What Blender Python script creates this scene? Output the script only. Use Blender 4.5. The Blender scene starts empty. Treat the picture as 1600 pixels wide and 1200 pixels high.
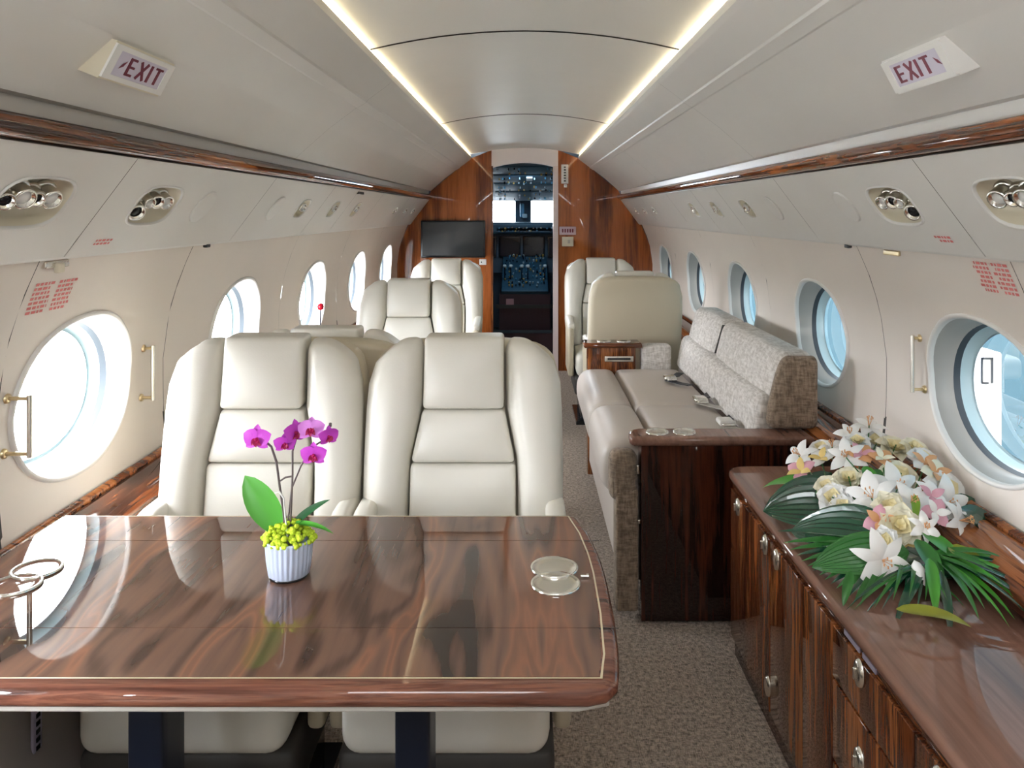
import bpy, math, random
from math import pi, sin, cos, radians, sqrt, atan2, hypot
from mathutils import Vector, Matrix
random.seed(7)
S = bpy.context.scene
C = S.collection
# ------------------------------------------------------------------ camera, world, light, exposure
F = 1250.0; VX, VY, CZ = 820.0, 333.0, 1.34
cd = bpy.data.cameras.new('camera'); cam = bpy.data.objects.new('camera', cd); C.objects.link(cam)
cam.location = (0, 0, CZ); cam.rotation_euler = (radians(90), 0, 0)
cd.sensor_width = 36; cd.lens = F / 1600 * 36; cd.shift_x = (800 - VX) / 1600; cd.shift_y = (VY - 600) / 1600
cd.clip_start = .02
S.camera = cam
S.view_settings.view_transform = 'Standard'; S.view_settings.look = 'None'
S.view_settings.gamma = 1; S.view_settings.use_curve_mapping = False
S.view_settings.exposure = 1.05
try:
    S.cycles.use_denoising = True; S.cycles.max_bounces = 10; S.cycles.diffuse_bounces = 5
    S.cycles.glossy_bounces = 5; S.cycles.transparent_max_bounces = 12; S.cycles.sample_clamp_indirect = 6
    S.cycles.caustics_reflective = False; S.cycles.caustics_refractive = False
except Exception: pass
W = bpy.data.worlds.new('world'); S.world = W; W.use_nodes = True
nt = W.node_tree; nt.nodes.clear()
wo = nt.nodes.new('ShaderNodeOutputWorld'); bg = nt.nodes.new('ShaderNodeBackground')
tc = nt.nodes.new('ShaderNodeTexCoord'); sp = nt.nodes.new('ShaderNodeSeparateXYZ')
cr = nt.nodes.new('ShaderNodeValToRGB'); mr = nt.nodes.new('ShaderNodeMapRange')
mr.inputs[1].default_value = -1; mr.inputs[2].default_value = 1
nt.links.new(tc.outputs['Generated'], sp.inputs[0]); nt.links.new(sp.outputs[0], mr.inputs[0])
nt.links.new(mr.outputs[0], cr.inputs[0])
cr.color_ramp.elements[0].position = .36; cr.color_ramp.elements[0].color = (.96, .965, 1.0, 1)
cr.color_ramp.elements[1].position = .70; cr.color_ramp.elements[1].color = (.015, .026, .031, 1)
bg.inputs[1].default_value = 26
nt.links.new(cr.outputs[0], bg.inputs[0]); nt.links.new(bg.outputs[0], wo.inputs[0])

def area(name, loc, rot, sx, sy, power, col=(1, 1, 1), portal=False, spread=None):
    l = bpy.data.lights.new(name, 'AREA'); l.shape = 'RECTANGLE'; l.size = sx; l.size_y = sy; l.energy = power; l.color = col
    if spread: l.spread = spread
    o = bpy.data.objects.new(name, l); o.location = loc; o.rotation_euler = rot; C.objects.link(o)
    if portal:
        try: l.cycles.is_portal = True
        except Exception: pass
    return o
WARM = (1.0, .81, .57)
for s in (-1, 1):   # lamps in the ceiling coves, shining inward and up onto the ceiling panel
    area('cove_lamp', (s * .505, 3.0, 1.822), (0, radians(-s * 112), 0), .02, 7.4, 10, WARM)
    # wash lamps hidden at the foot of the overhead units, shining down the side walls
    area('wall_wash_lamp', (s * .995, 3.0, 1.262), (0, radians(s * 12), 0), .015, 7.4, 1.6 if s < 0 else 1.2, WARM)
# added fill light behind the camera, brightens the chair fronts
area('aft_fill_lamp', (0, -.25, 1.80), (radians(14), 0, 0), .8, .6, 8, (.93, .96, 1))
area('cockpit_lamp', (0, 7.5, 1.7), (0, 0, 0), .3, .3, 2.2, (.45, .75, 1))

# ------------------------------------------------------------------ helpers
def at(px, py, d): return Vector(((px - VX) * d / F, d, CZ - (py - VY) * d / F))
def lerp(a, b, t): return a + (b - a) * t
def interp(tab, x):
    if x <= tab[0][0]: return tab[0][1]
    for (a, b), (c, d) in zip(tab, tab[1:]):
        if x <= c: return lerp(b, d, (x - a) / (c - a))
    return tab[-1][1]
def WX(z):  # half width of the cabin side wall at height z
    return interp([(-.1, .84), (0, .86), (.25, .955), (.45, 1.03), (.63, 1.072), (.75, 1.084), (.9, 1.086), (1.05, 1.066), (1.15, 1.035), (1.25, .992), (1.3, .965)], z)

class MB:
    def __init__(s): s.v = []; s.f = []; s.sm = []; s.mi = []; s.m = 0
    def add(s, vs, fs, smooth=True):
        n = len(s.v); s.v += [tuple(v) for v in vs]
        for f in fs: s.f.append([i + n for i in f]); s.sm.append(smooth); s.mi.append(s.m)
        return s
    def box(s, c, size, rot=None):
        hx, hy, hz = [q / 2 for q in size]; c = Vector(c)
        vs = [Vector((x, y, z)) for x in (-hx, hx) for y in (-hy, hy) for z in (-hz, hz)]
        if rot: vs = [rot @ v for v in vs]
        return s.add([c + v for v in vs], [(0, 1, 3, 2), (4, 6, 7, 5), (0, 4, 5, 1), (2, 3, 7, 6), (0, 2, 6, 4), (1, 5, 7, 3)], False)
    def rbox(s, c, size, r, n=3, k=4, warp=None, rot=None):
        """box with rounded edges (radius r, n segments) and k spans on the flats; warp moves local points"""
        h = [q / 2 for q in size]; r = min(r, *[q * .999 for q in h])
        def axis(hh):
            inner = hh - r; a = [-(inner) - r * cos(pi / 2 * i / n) if 0 else -inner - r * sin(pi / 2 * (n - i) / n) for i in range(n)]
            mid = [lerp(-inner, inner, i / k) for i in range(k + 1)]
            return a + mid + [-q for q in reversed(a)]
        A = [axis(q) for q in h]; ids = {}; vs = []; fs = []
        def vid(p):
            key = tuple(round(q, 6) for q in p)
            if key not in ids:
                q = Vector(p); core = Vector([max(-(h[i] - r), min(h[i] - r, q[i])) for i in range(3)])
                dd = q - core; l = max(abs(dd.x), abs(dd.y), abs(dd.z))
                if dd.length > 1e-9:
                    nz = sum(1 for t in dd if abs(t) > 1e-9)
                    dd = dd.normalized() * r if nz > 1 else dd
                ids[key] = len(vs); vs.append(core + dd)
            return ids[key]
        for ax in range(3):
            u, w = (ax + 1) % 3, (ax + 2) % 3
            for sg in (-1, 1):
                for i in range(len(A[u]) - 1):
                    for j in range(len(A[w]) - 1):
                        q = []
                        for (a, b) in ((i, j), (i + 1, j), (i + 1, j + 1), (i, j + 1)):
                            p = [0, 0, 0]; p[ax] = sg * h[ax]; p[u] = A[u][a]; p[w] = A[w][b]; q.append(vid(p))
                        if sg < 0: q.reverse()
                        fs.append(q)
        if warp: vs = [Vector(warp(v.x, v.y, v.z)) for v in vs]
        if rot: vs = [rot @ v for v in vs]
        c = Vector(c)
        return s.add([c + v for v in vs], fs, True)
    def tube(s, pts, r, n=8, caps=True, taper=None):
        pts = [Vector(p) for p in pts]; vs = []; fs = []
        up = None
        for i, p in enumerate(pts):
            t = (pts[min(i + 1, len(pts) - 1)] - pts[max(i - 1, 0)]).normalized()
            if up is None:
                up = Vector((0, 0, 1)) if abs(t.z) < .9 else Vector((1, 0, 0))
            a = t.cross(up).normalized(); b = a.cross(t).normalized(); up = b
            rr = r if taper is None else lerp(r, taper, i / (len(pts) - 1))
            for k in range(n): vs.append(p + a * cos(2 * pi * k / n) * rr + b * sin(2 * pi * k / n) * rr)
        for i in range(len(pts) - 1):
            for k in range(n):
                fs.append((i * n + k, i * n + (k + 1) % n, (i + 1) * n + (k + 1) % n, (i + 1) * n + k))
        s.add(vs, fs, True)
        if caps:
            s.add(vs[:n], [tuple(range(n))], False); s.add(vs[-n:], [tuple(reversed(range(n)))], False)
        return s
    def lathe(s, prof, c=(0, 0, 0), n=24, rot=None, wob=None):
        c = Vector(c); vs = []; fs = []
        for (r, z) in prof:
            for k in range(n):
                a = 2 * pi * k / n; rr = r * (wob(a, z) if wob else 1)
                q = Vector((rr * cos(a), rr * sin(a), z)); vs.append(c + (rot @ q if rot else q))
        for i in range(len(prof) - 1):
            for k in range(n): fs.append((i * n + k, i * n + (k + 1) % n, (i + 1) * n + (k + 1) % n, (i + 1) * n + k))
        return s.add(vs, fs, True)
    def loft(s, rows, closed=False, smooth=True):
        n = len(rows[0]); vs = [p for r in rows for p in r]; fs = []
        for i in range(len(rows) - 1):
            for k in range(n if closed else n - 1):
                fs.append((i * n + k, i * n + (k + 1) % n, (i + 1) * n + (k + 1) % n, (i + 1) * n + k))
        return s.add(vs, fs, smooth)
    def prism(s, poly, axis, a, b):
        """extrude polygon (2-D) along an axis between a and b"""
        def p3(p, t): return {'x': (t, p[0], p[1]), 'y': (p[0], t, p[1]), 'z': (p[0], p[1], t)}[axis]
        n = len(poly); vs = [p3(p, a) for p in poly] + [p3(p, b) for p in poly]
        fs = [tuple(range(n)), tuple(reversed(range(n, 2 * n)))] + [(i, (i + 1) % n, n + (i + 1) % n, n + i) for i in range(n)]
        return s.add(vs, fs, False)
    def petal(s, base, d, nrm, L, w, curl=.3, cup=.15, tip=1.0, nu=4, nv=6, tipw=.08, wide=.5, ruffle=0, pleat=0):
        """a petal or leaf: grows from base along d, bends towards -nrm by curl"""
        base = Vector(base); d = Vector(d).normalized(); nrm = Vector(nrm); nrm = (nrm - d * nrm.dot(d)).normalized()
        side = d.cross(nrm); rows = []; ph = random.random() * 6
        for j in range(nv + 1):
            v = j / nv
            a = curl * v * v * 1.6
            cen = base + d * (L * (v - .12 * a * v)) - nrm * (L * a * v * .45)
            ww = w * (sin(pi * min(1, v ** (.75 if wide <= .5 else 1.15))) ** .7 if 0 < v < 1 else 0) + w * tipw * (1 - v) * .8 + w * .02
            row = []
            for i in range(nu + 1):
                u = 2 * i / nu - 1
                row.append(cen + side * (u * ww / 2) + nrm * (cup * ww * u * u + ruffle * sin(ph + v * 9 + u * 2) * abs(u) + (pleat * (i % 2) * sin(pi * v)))) 
            rows.append(row)
        return s.loft(rows, smooth=not pleat)
    def slab(s, outline, z0, z1, r, n=4):
        """flat slab with bull-nosed edge; outline counter-clockwise"""
        N = len(outline); nor = []
        for i in range(N):
            a = Vector(outline[i - 1]); b = Vector(outline[i]); c = Vector(outline[(i + 1) % N])
            e1 = (b - a).normalized(); e2 = (c - b).normalized()
            n1 = Vector((e1.y, -e1.x)); n2 = Vector((e2.y, -e2.x)); m = (n1 + n2); m = m / max(.5, m.dot(n1)) if m.length > 1e-6 else n1
            nor.append(m)
        rows = []
        def ring(off, z): return [(outline[i][0] - nor[i].x * off, outline[i][1] - nor[i].y * off, z) for i in range(N)]
        for i in range(n + 1):
            a = pi / 2 * i / n; rows.append(ring(r * (1 - sin(a)), z0 + r * (1 - cos(a))))
        for i in range(n + 1):
            a = pi / 2 * i / n; rows.append(ring(r * (1 - cos(a)), z1 - r * (1 - sin(a))))
        s.loft(rows, True)
        s.add(rows[-1], [tuple(range(N))], False); s.add(rows[0], [tuple(reversed(range(N)))], False)
        return s
    def tile(s, fn, u0, u1, v0, v1, cu, cv, ru, rv, p=2.0, na=48, nr=4):
        """surface patch fn(u,v) over a rectangle with a super-elliptic hole"""
        angs = sorted([2 * pi * k / na for k in range(na)] + [atan2(v - cv, u - cu) % (2 * pi) for u in (u0, u1) for v in (v0, v1)])
        rows = [[] for _ in range(nr + 1)]
        for a in angs:
            ca, sa = cos(a), sin(a)
            q = (abs(ca / ru) ** p + abs(sa / rv) ** p) ** (-1 / p); i0 = (cu + q * ca, cv + q * sa)
            t = min([(u1 - cu) / ca if ca > 1e-9 else 1e9, (u0 - cu) / ca if ca < -1e-9 else 1e9, (v1 - cv) / sa if sa > 1e-9 else 1e9, (v0 - cv) / sa if sa < -1e-9 else 1e9])
            o0 = (cu + t * ca, cv + t * sa)
            for j in range(nr + 1): rows[j].append(fn(lerp(i0[0], o0[0], j / nr), lerp(i0[1], o0[1], j / nr)))
        return s.loft(rows, True)
    def sheet(s, fn, u0, u1, v0, v1, nu=4, nv=8):
        return s.loft([[fn(lerp(u0, u1, i / nu), lerp(v0, v1, j / nv)) for i in range(nu + 1)] for j in range(nv + 1)])
    def build(s, name, mat, parent=None, label=None, kind=None, world=True):
        me = bpy.data.meshes.new(name); vs = s.v
        if parent is not None and world:
            o_ = Vector((0, 0, 0)); q = parent
            while q is not None: o_ = o_ + q.location; q = q.parent
            vs = [tuple(Vector(v) - o_) for v in vs]
        me.from_pydata(vs, [], s.f); me.polygons.foreach_set('use_smooth', s.sm)
        mats = mat if isinstance(mat, (list, tuple)) else [mat]
        for m in mats: me.materials.append(m)
        if len(mats) > 1: me.polygons.foreach_set('material_index', s.mi)
        me.update()
        ob = bpy.data.objects.new(name, me); C.objects.link(ob)
        if parent is not None: ob.parent = parent
        if label: ob['label'] = label
        if kind: ob['kind'] = kind
        return ob
def tag(o, label=None, cat=None, group=None, kind=None):
    if label: o['label'] = label
    if cat: o['category'] = cat
    if group: o['group'] = group
    if kind: o['kind'] = kind
    return o
def empty(name, loc=(0, 0, 0), rz=0, **k):
    o = bpy.data.objects.new(name, None); o.location = loc; o.rotation_euler = (0, 0, rz); o.empty_display_size = .05; C.objects.link(o)
    return tag(o, **k)
def copy_tree(o, parent=None):
    c = o.copy(); C.objects.link(c)
    if parent is not None: c.parent = parent
    for ch in list(o.children): copy_tree(ch, c)
    return c

# ------------------------------------------------------------------ materials
def principled(name, col, rough=.5, metal=0, coat=0, spec=.5, bump=None, emit=None, sheen=0, trans=0):
    m = bpy.data.materials.new(name); m.use_nodes = True; n = m.node_tree; b = n.nodes['Principled BSDF']
    b.inputs['Base Color'].default_value = (*col, 1); b.inputs['Roughness'].default_value = rough
    b.inputs['Metallic'].default_value = metal; b.inputs['Coat Weight'].default_value = coat; b.inputs['Coat Roughness'].default_value = .03
    b.inputs['Specular IOR Level'].default_value = spec; b.inputs['Sheen Weight'].default_value = sheen
    b.inputs['Transmission Weight'].default_value = trans
    if emit: b.inputs['Emission Color'].default_value = (*emit[0], 1); b.inputs['Emission Strength'].default_value = emit[1]
    # fine tone variation and relief
    t = n.nodes.new('ShaderNodeTexCoord'); no = n.nodes.new('ShaderNodeTexNoise'); no.inputs['Scale'].default_value = (bump or (60, .02))[0]
    no.inputs['Detail'].default_value = 4; n.links.new(t.outputs['Object'], no.inputs['Vector'])
    bp = n.nodes.new('ShaderNodeBump'); bp.inputs['Strength'].default_value = (bump or (60, .02))[1]; bp.inputs['Distance'].default_value = .002
    n.links.new(no.outputs['Fac'], bp.inputs['Height']); n.links.new(bp.outputs[0], b.inputs['Normal'])
    hs = n.nodes.new('ShaderNodeHueSaturation'); hs.inputs['Color'].default_value = (*col, 1)
    n2 = n.nodes.new('ShaderNodeTexNoise'); n2.inputs['Scale'].default_value = 3; n.links.new(t.outputs['Object'], n2.inputs['Vector'])
    m2 = n.nodes.new('ShaderNodeMapRange'); m2.inputs[3].default_value = .95; m2.inputs[4].default_value = 1.05
    n.links.new(n2.outputs['Fac'], m2.inputs[0]); n.links.new(m2.outputs[0], hs.inputs['Value']); n.links.new(hs.outputs[0], b.inputs['Base Color'])
    return m
def ramp(n, stops):
    r = n.nodes.new('ShaderNodeValToRGB'); e = r.color_ramp.elements
    while len(e) < len(stops): e.new(.5)
    for q, (p, c) in zip(e, stops): q.position = p; q.color = (*c, 1)
    return r
def wood(name, grain='z', stops=None, sc=1.0, fold=None, swirl=0, rough=.25, coat=1.0, seed=0):
    m = bpy.data.materials.new(name); m.use_nodes = True; n = m.node_tree; L = n.links; b = n.nodes['Principled BSDF']
    t = n.nodes.new('ShaderNodeTexCoord'); src = t.outputs['Object']
    if fold is not None:   # book-matched veneer: mirror about x = fold, repeated
        sx = n.nodes.new('ShaderNodeSeparateXYZ'); L.new(src, sx.inputs[0])
        a = n.nodes.new('ShaderNodeMath'); a.operation = 'SUBTRACT'; a.inputs[1].default_value = fold[0]; L.new(sx.outputs[0], a.inputs[0])
        p = n.nodes.new('ShaderNodeMath'); p.operation = 'PINGPONG'; p.inputs[1].default_value = fold[1]; L.new(a.outputs[0], p.inputs[0])
        cx = n.nodes.new('ShaderNodeCombineXYZ'); L.new(p.outputs[0], cx.inputs[0]); L.new(sx.outputs[1], cx.inputs[1]); L.new(sx.outputs[2], cx.inputs[2]); src = cx.outputs[0]
    mp = n.nodes.new('ShaderNodeMapping'); L.new(src, mp.inputs[0]); mp.inputs['Location'].default_value = (seed, seed * .7, seed * 1.3)
    al, ac = .55 * sc, 9 * sc
    if swirl: al, ac = 1.5 * sc, 7.5 * sc
    mp.inputs['Scale'].default_value = tuple(al if ax == grain else ac for ax in 'xyz')
    no = n.nodes.new('ShaderNodeTexNoise'); no.inputs['Scale'].default_value = 1; no.inputs['Detail'].default_value = 2 if swirl else 6
    no.inputs['Roughness'].default_value = .4 if swirl else .62; no.inputs['Distortion'].default_value = .55 if swirl else .5
    L.new(mp.outputs[0], no.inputs['Vector']); fac = no.outputs['Fac']
    mf = n.nodes.new('ShaderNodeMapping'); L.new(src, mf.inputs[0]); mf.inputs['Scale'].default_value = tuple(5 if ax == grain else 90 for ax in 'xyz')
    nf = n.nodes.new('ShaderNodeTexNoise'); nf.inputs['Scale'].default_value = 1; nf.inputs['Detail'].default_value = 4; L.new(mf.outputs[0], nf.inputs['Vector'])
    if swirl:
        k = n.nodes.new('ShaderNodeMath'); k.operation = 'MULTIPLY'; k.inputs[1].default_value = swirl; L.new(fac, k.inputs[0])
        sn = n.nodes.new('ShaderNodeMath'); sn.operation = 'SINE'; L.new(k.outputs[0], sn.inputs[0])
        k3 = n.nodes.new('ShaderNodeMath'); k3.operation = 'MULTIPLY'; k3.inputs[1].default_value = swirl * .37; L.new(fac, k3.inputs[0])
        s3 = n.nodes.new('ShaderNodeMath'); s3.operation = 'SINE'; L.new(k3.outputs[0], s3.inputs[0])
        ad = n.nodes.new('ShaderNodeMath'); ad.operation = 'MULTIPLY_ADD'; ad.inputs[1].default_value = .22; ad.inputs[2].default_value = .5; L.new(sn.outputs[0], ad.inputs[0])
        a2 = n.nodes.new('ShaderNodeMath'); a2.operation = 'MULTIPLY_ADD'; a2.inputs[1].default_value = .22; L.new(s3.outputs[0], a2.inputs[0]); L.new(ad.outputs[0], a2.inputs[2]); fac = a2.outputs[0]
    ma = n.nodes.new('ShaderNodeMath'); ma.operation = 'MULTIPLY_ADD'; ma.inputs[1].default_value = .28; L.new(nf.outputs['Fac'], ma.inputs[0])
    sb = n.nodes.new('ShaderNodeMath'); sb.operation = 'SUBTRACT'; sb.inputs[1].default_value = .14; L.new(fac, sb.inputs[0]); L.new(sb.outputs[0], ma.inputs[2])
    stops = stops or [(.30, (.010, .005, .004)), (.41, (.045, .014, .007)), (.47, (.16, .045, .014)), (.51, (.05, .016, .008)), (.56, (.27, .085, .024)), (.62, (.33, .12, .038)), (.68, (.10, .028, .010))]
    r = ramp(n, stops); L.new(ma.outputs[0], r.inputs[0]); L.new(r.outputs[0], b.inputs['Base Color'])
    b.inputs['Roughness'].default_value = rough; b.inputs['Specular IOR Level'].default_value = 0; b.inputs['Coat Weight'].default_value = coat; b.inputs['Coat Roughness'].default_value = .02
    return m
def fabric(name, c1, c2, scale=220, bump=.5):
    m = bpy.data.materials.new(name); m.use_nodes = True; n = m.node_tree; L = n.links; b = n.nodes['Principled BSDF']
    t = n.nodes.new('ShaderNodeTexCoord'); outs = []
    for k, s3 in enumerate(((scale, scale * .22, scale * .22), (scale * .22, scale * .22, scale), (scale * .22, scale, scale * .22))):
        mp = n.nodes.new('ShaderNodeMapping'); mp.inputs['Scale'].default_value = s3; L.new(t.outputs['Object'], mp.inputs[0])
        no = n.nodes.new('ShaderNodeTexNoise'); no.inputs['Scale'].default_value = 1; no.inputs['Detail'].default_value = 2; L.new(mp.outputs[0], no.inputs['Vector']); outs.append(no.outputs['Fac'])
    a = n.nodes.new('ShaderNodeMath'); L.new(outs[0], a.inputs[0]); L.new(outs[1], a.inputs[1])
    a2 = n.nodes.new('ShaderNodeMath'); L.new(a.outputs[0], a2.inputs[0]); L.new(outs[2], a2.inputs[1])
    mr = n.nodes.new('ShaderNodeMapRange'); mr.inputs[1].default_value = 1.2; mr.inputs[2].default_value = 1.8; L.new(a2.outputs[0], mr.inputs[0])
    r = ramp(n, [(0, c1), (1, c2)]); L.new(mr.outputs[0], r.inputs[0]); L.new(r.outputs[0], b.inputs['Base Color'])
    b.inputs['Roughness'].default_value = .9; b.inputs['Specular IOR Level'].default_value = .2; b.inputs['Sheen Weight'].default_value = .2
    bp = n.nodes.new('ShaderNodeBump'); bp.inputs['Strength'].default_value = bump; bp.inputs['Distance'].default_value = .003
    L.new(mr.outputs[0], bp.inputs['Height']); L.new(bp.outputs[0], b.inputs['Normal'])
    return m
def glass(name, tint=(.93, .97, 1), refl=.5):
    m = bpy.data.materials.new(name); m.use_nodes = True; n = m.node_tree; n.nodes.clear(); L = n.links
    o = n.nodes.new('ShaderNodeOutputMaterial'); mx = n.nodes.new('ShaderNodeMixShader'); tr = n.nodes.new('ShaderNodeBsdfTransparent'); gl = n.nodes.new('ShaderNodeBsdfGlossy')
    fr = n.nodes.new('ShaderNodeFresnel'); fr.inputs[0].default_value = 1.3; gl.inputs['Roughness'].default_value = .01
    tr.inputs[0].default_value = (*tint, 1)
    mu = n.nodes.new('ShaderNodeMath'); mu.operation = 'MULTIPLY'; mu.inputs[1].default_value = refl
    L.new(fr.outputs[0], mu.inputs[0]); L.new(mu.outputs[0], mx.inputs[0]); L.new(tr.outputs[0], mx.inputs[1]); L.new(gl.outputs[0], mx.inputs[2]); L.new(mx.outputs[0], o.inputs[0])
    return m
M = {}
M['wall'] = principled('cream_wall', (.75, .685, .62), .5, bump=(220, .05))
M['upper'] = principled('pale_panel', (.70, .685, .65), .36, bump=(30, .02))
M['ceil'] = principled('ceiling_satin', (.74, .73, .68), .38, bump=(20, .02))
M['dark_gap'] = principled('dark_gap', (.06, .055, .05), .8)
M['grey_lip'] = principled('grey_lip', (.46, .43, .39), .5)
M['leather'] = principled('cream_leather', (.74, .71, .635), .36, bump=(350, .10))
M['leather_shell'] = principled('tan_leather', (.57, .50, .37), .42, bump=(350, .08))
M['seat_shade'] = principled('seat_pan_shaded', (.045, .04, .035), .6); M['dado'] = principled('dado_taupe_shaded', (.30, .26, .24), .6)  # seat pan and dado darkened to stand for the shade under the table
M['taupe'] = principled('taupe_leather', (.56, .50, .45), .42, bump=(300, .10))
M['fabric'] = fabric('sofa_tweed', (.50, .46, .42), (.78, .745, .71), 160, .6)
M['fabric_shaded'] = fabric('sofa_tweed_shaded', (.16, .115, .08), (.34, .26, .19), 160, .8)  # sofa ends lie in shadow; the brown carries that shade
M['carpet'] = fabric('carpet', (.15, .115, .085), (.60, .48, .38), 330, 1.0)
M['chrome'] = principled('polished_chrome', (.85, .84, .80), .12, 1)
M['nickel'] = principled('satin_nickel', (.80, .77, .70), .25, 1)
M['brass'] = principled('warm_nickel', (.75, .62, .38), .28, 1)
M['black'] = principled('black_gloss', (.012, .013, .016), .15)
M['navy'] = principled('navy_metal', (.006, .009, .020), .4)
M['white'] = principled('white_plastic', (.80, .79, .76), .35)
M['cream_plastic'] = principled('cream_plastic', (.70, .64, .50), .4)
M['rim'] = principled('window_rim', (.80, .78, .75), .3)
M['reveal'] = principled('window_reveal', (.40, .375, .34), .35)
M['gasket'] = principled('window_gasket', (.035, .045, .055), .5)
M['outer_ring'] = principled('window_ring', (.42, .56, .60), .35)
M['glass'] = glass('window_glass')
M['wood'] = wood('rosewood_vertical', 'z', seed=1.3, sc=2.3)
M['wood_shaded'] = wood('rosewood_shaded', 'z', [(.3, (.004, .003, .003)), (.45, (.02, .008, .006)), (.56, (.075, .020, .010)), (.66, (.02, .008, .006))], seed=4.1, sc=1.3)  # darker rosewood copy, the end face's shade put into the colour
M['wood_y'] = wood('rosewood_lengthwise', 'y', seed=2.2)
M['wood_x'] = wood('rosewood_crosswise', 'x', seed=3.4)
M['bulk'] = wood('rosewood_bulkhead', 'z', [(.26, (.035, .010, .004)), (.40, (.16, .038, .009)), (.5, (.30, .080, .018)), (.62, (.40, .115, .026)), (.75, (.22, .055, .014))], seed=6.6, sc=.8)
TS = [(.12, (.030, .019, .015)), (.30, (.085, .045, .031)), (.44, (.13, .070, .048)), (.60, (.16, .082, .054)), (.80, (.23, .100, .058)), (.92, (.17, .080, .050))]
M['table'] = wood('table_veneer', 'y', TS, fold=(-.035, .46), swirl=40, seed=5.2)
M['table_edge'] = wood('table_edge', 'x', [(.30, (.05, .018, .012)), (.42, (.12, .045, .030)), (.52, (.20, .080, .050)), (.58, (.11, .042, .028)), (.70, (.26, .12, .08))], seed=8.1, sc=4)
M['inlay'] = principled('inlay_line', (.62, .50, .32), .3, coat=1)
M['counter'] = wood('counter_wood', 'y', [(.25, (.09, .045, .034)), (.45, (.19, .098, .07)), (.6, (.27, .145, .105)), (.75, (.17, .085, .06))], seed=9.4)
M['red'] = principled('red_print', (.62, .16, .15), .6)
M['maroon'] = principled('maroon_print', (.16, .008, .03), .5)
M['sign_face'] = principled('sign_face', (.62, .58, .68), .4)
M['lavender'] = principled('lavender_label', (.42, .38, .50), .5)
M['silver_glow'] = principled('cove_diffuser', (1, .95, .8), .5, emit=((1.0, .86, .58), 5.0))

# ------------------------------------------------------------------ the cabin shell
Y0, Y1 = -.75, 6.80
# floor
fl = MB().box((0, (Y0 + 9.2) / 2, -.03), (1.9, 9.2 - Y0, .06)).build('floor', M['carpet'], kind='structure')
# ceiling: panels with joints
ceil = empty('ceiling', (0, 0, 0), kind='structure')
def ceil_z(x): return 1.893 - .071 * (x / .525) ** 2
for a, b in ((Y0, .40), (.435, 2.42), (2.455, 4.45), (4.485, Y1)):
    MB().sheet(lambda u, v: (u, v, ceil_z(u)), .53, -.53, a, b, 16, 2).build('ceiling_panel', M['ceil'], ceil)
MB().sheet(lambda u, v: (u, v, ceil_z(u) + .012), .53, -.53, Y0, Y1, 16, 2).build('joint_backing', M['dark_gap'], ceil)
for y in (.4175, 2.4375, 4.4675):
    MB().sheet(lambda u, v: (u, v, ceil_z(u) - .003), .52, -.52, y - .0125, y + .0125, 16, 1).build('joint_strip', M['ceil'], ceil)

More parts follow.
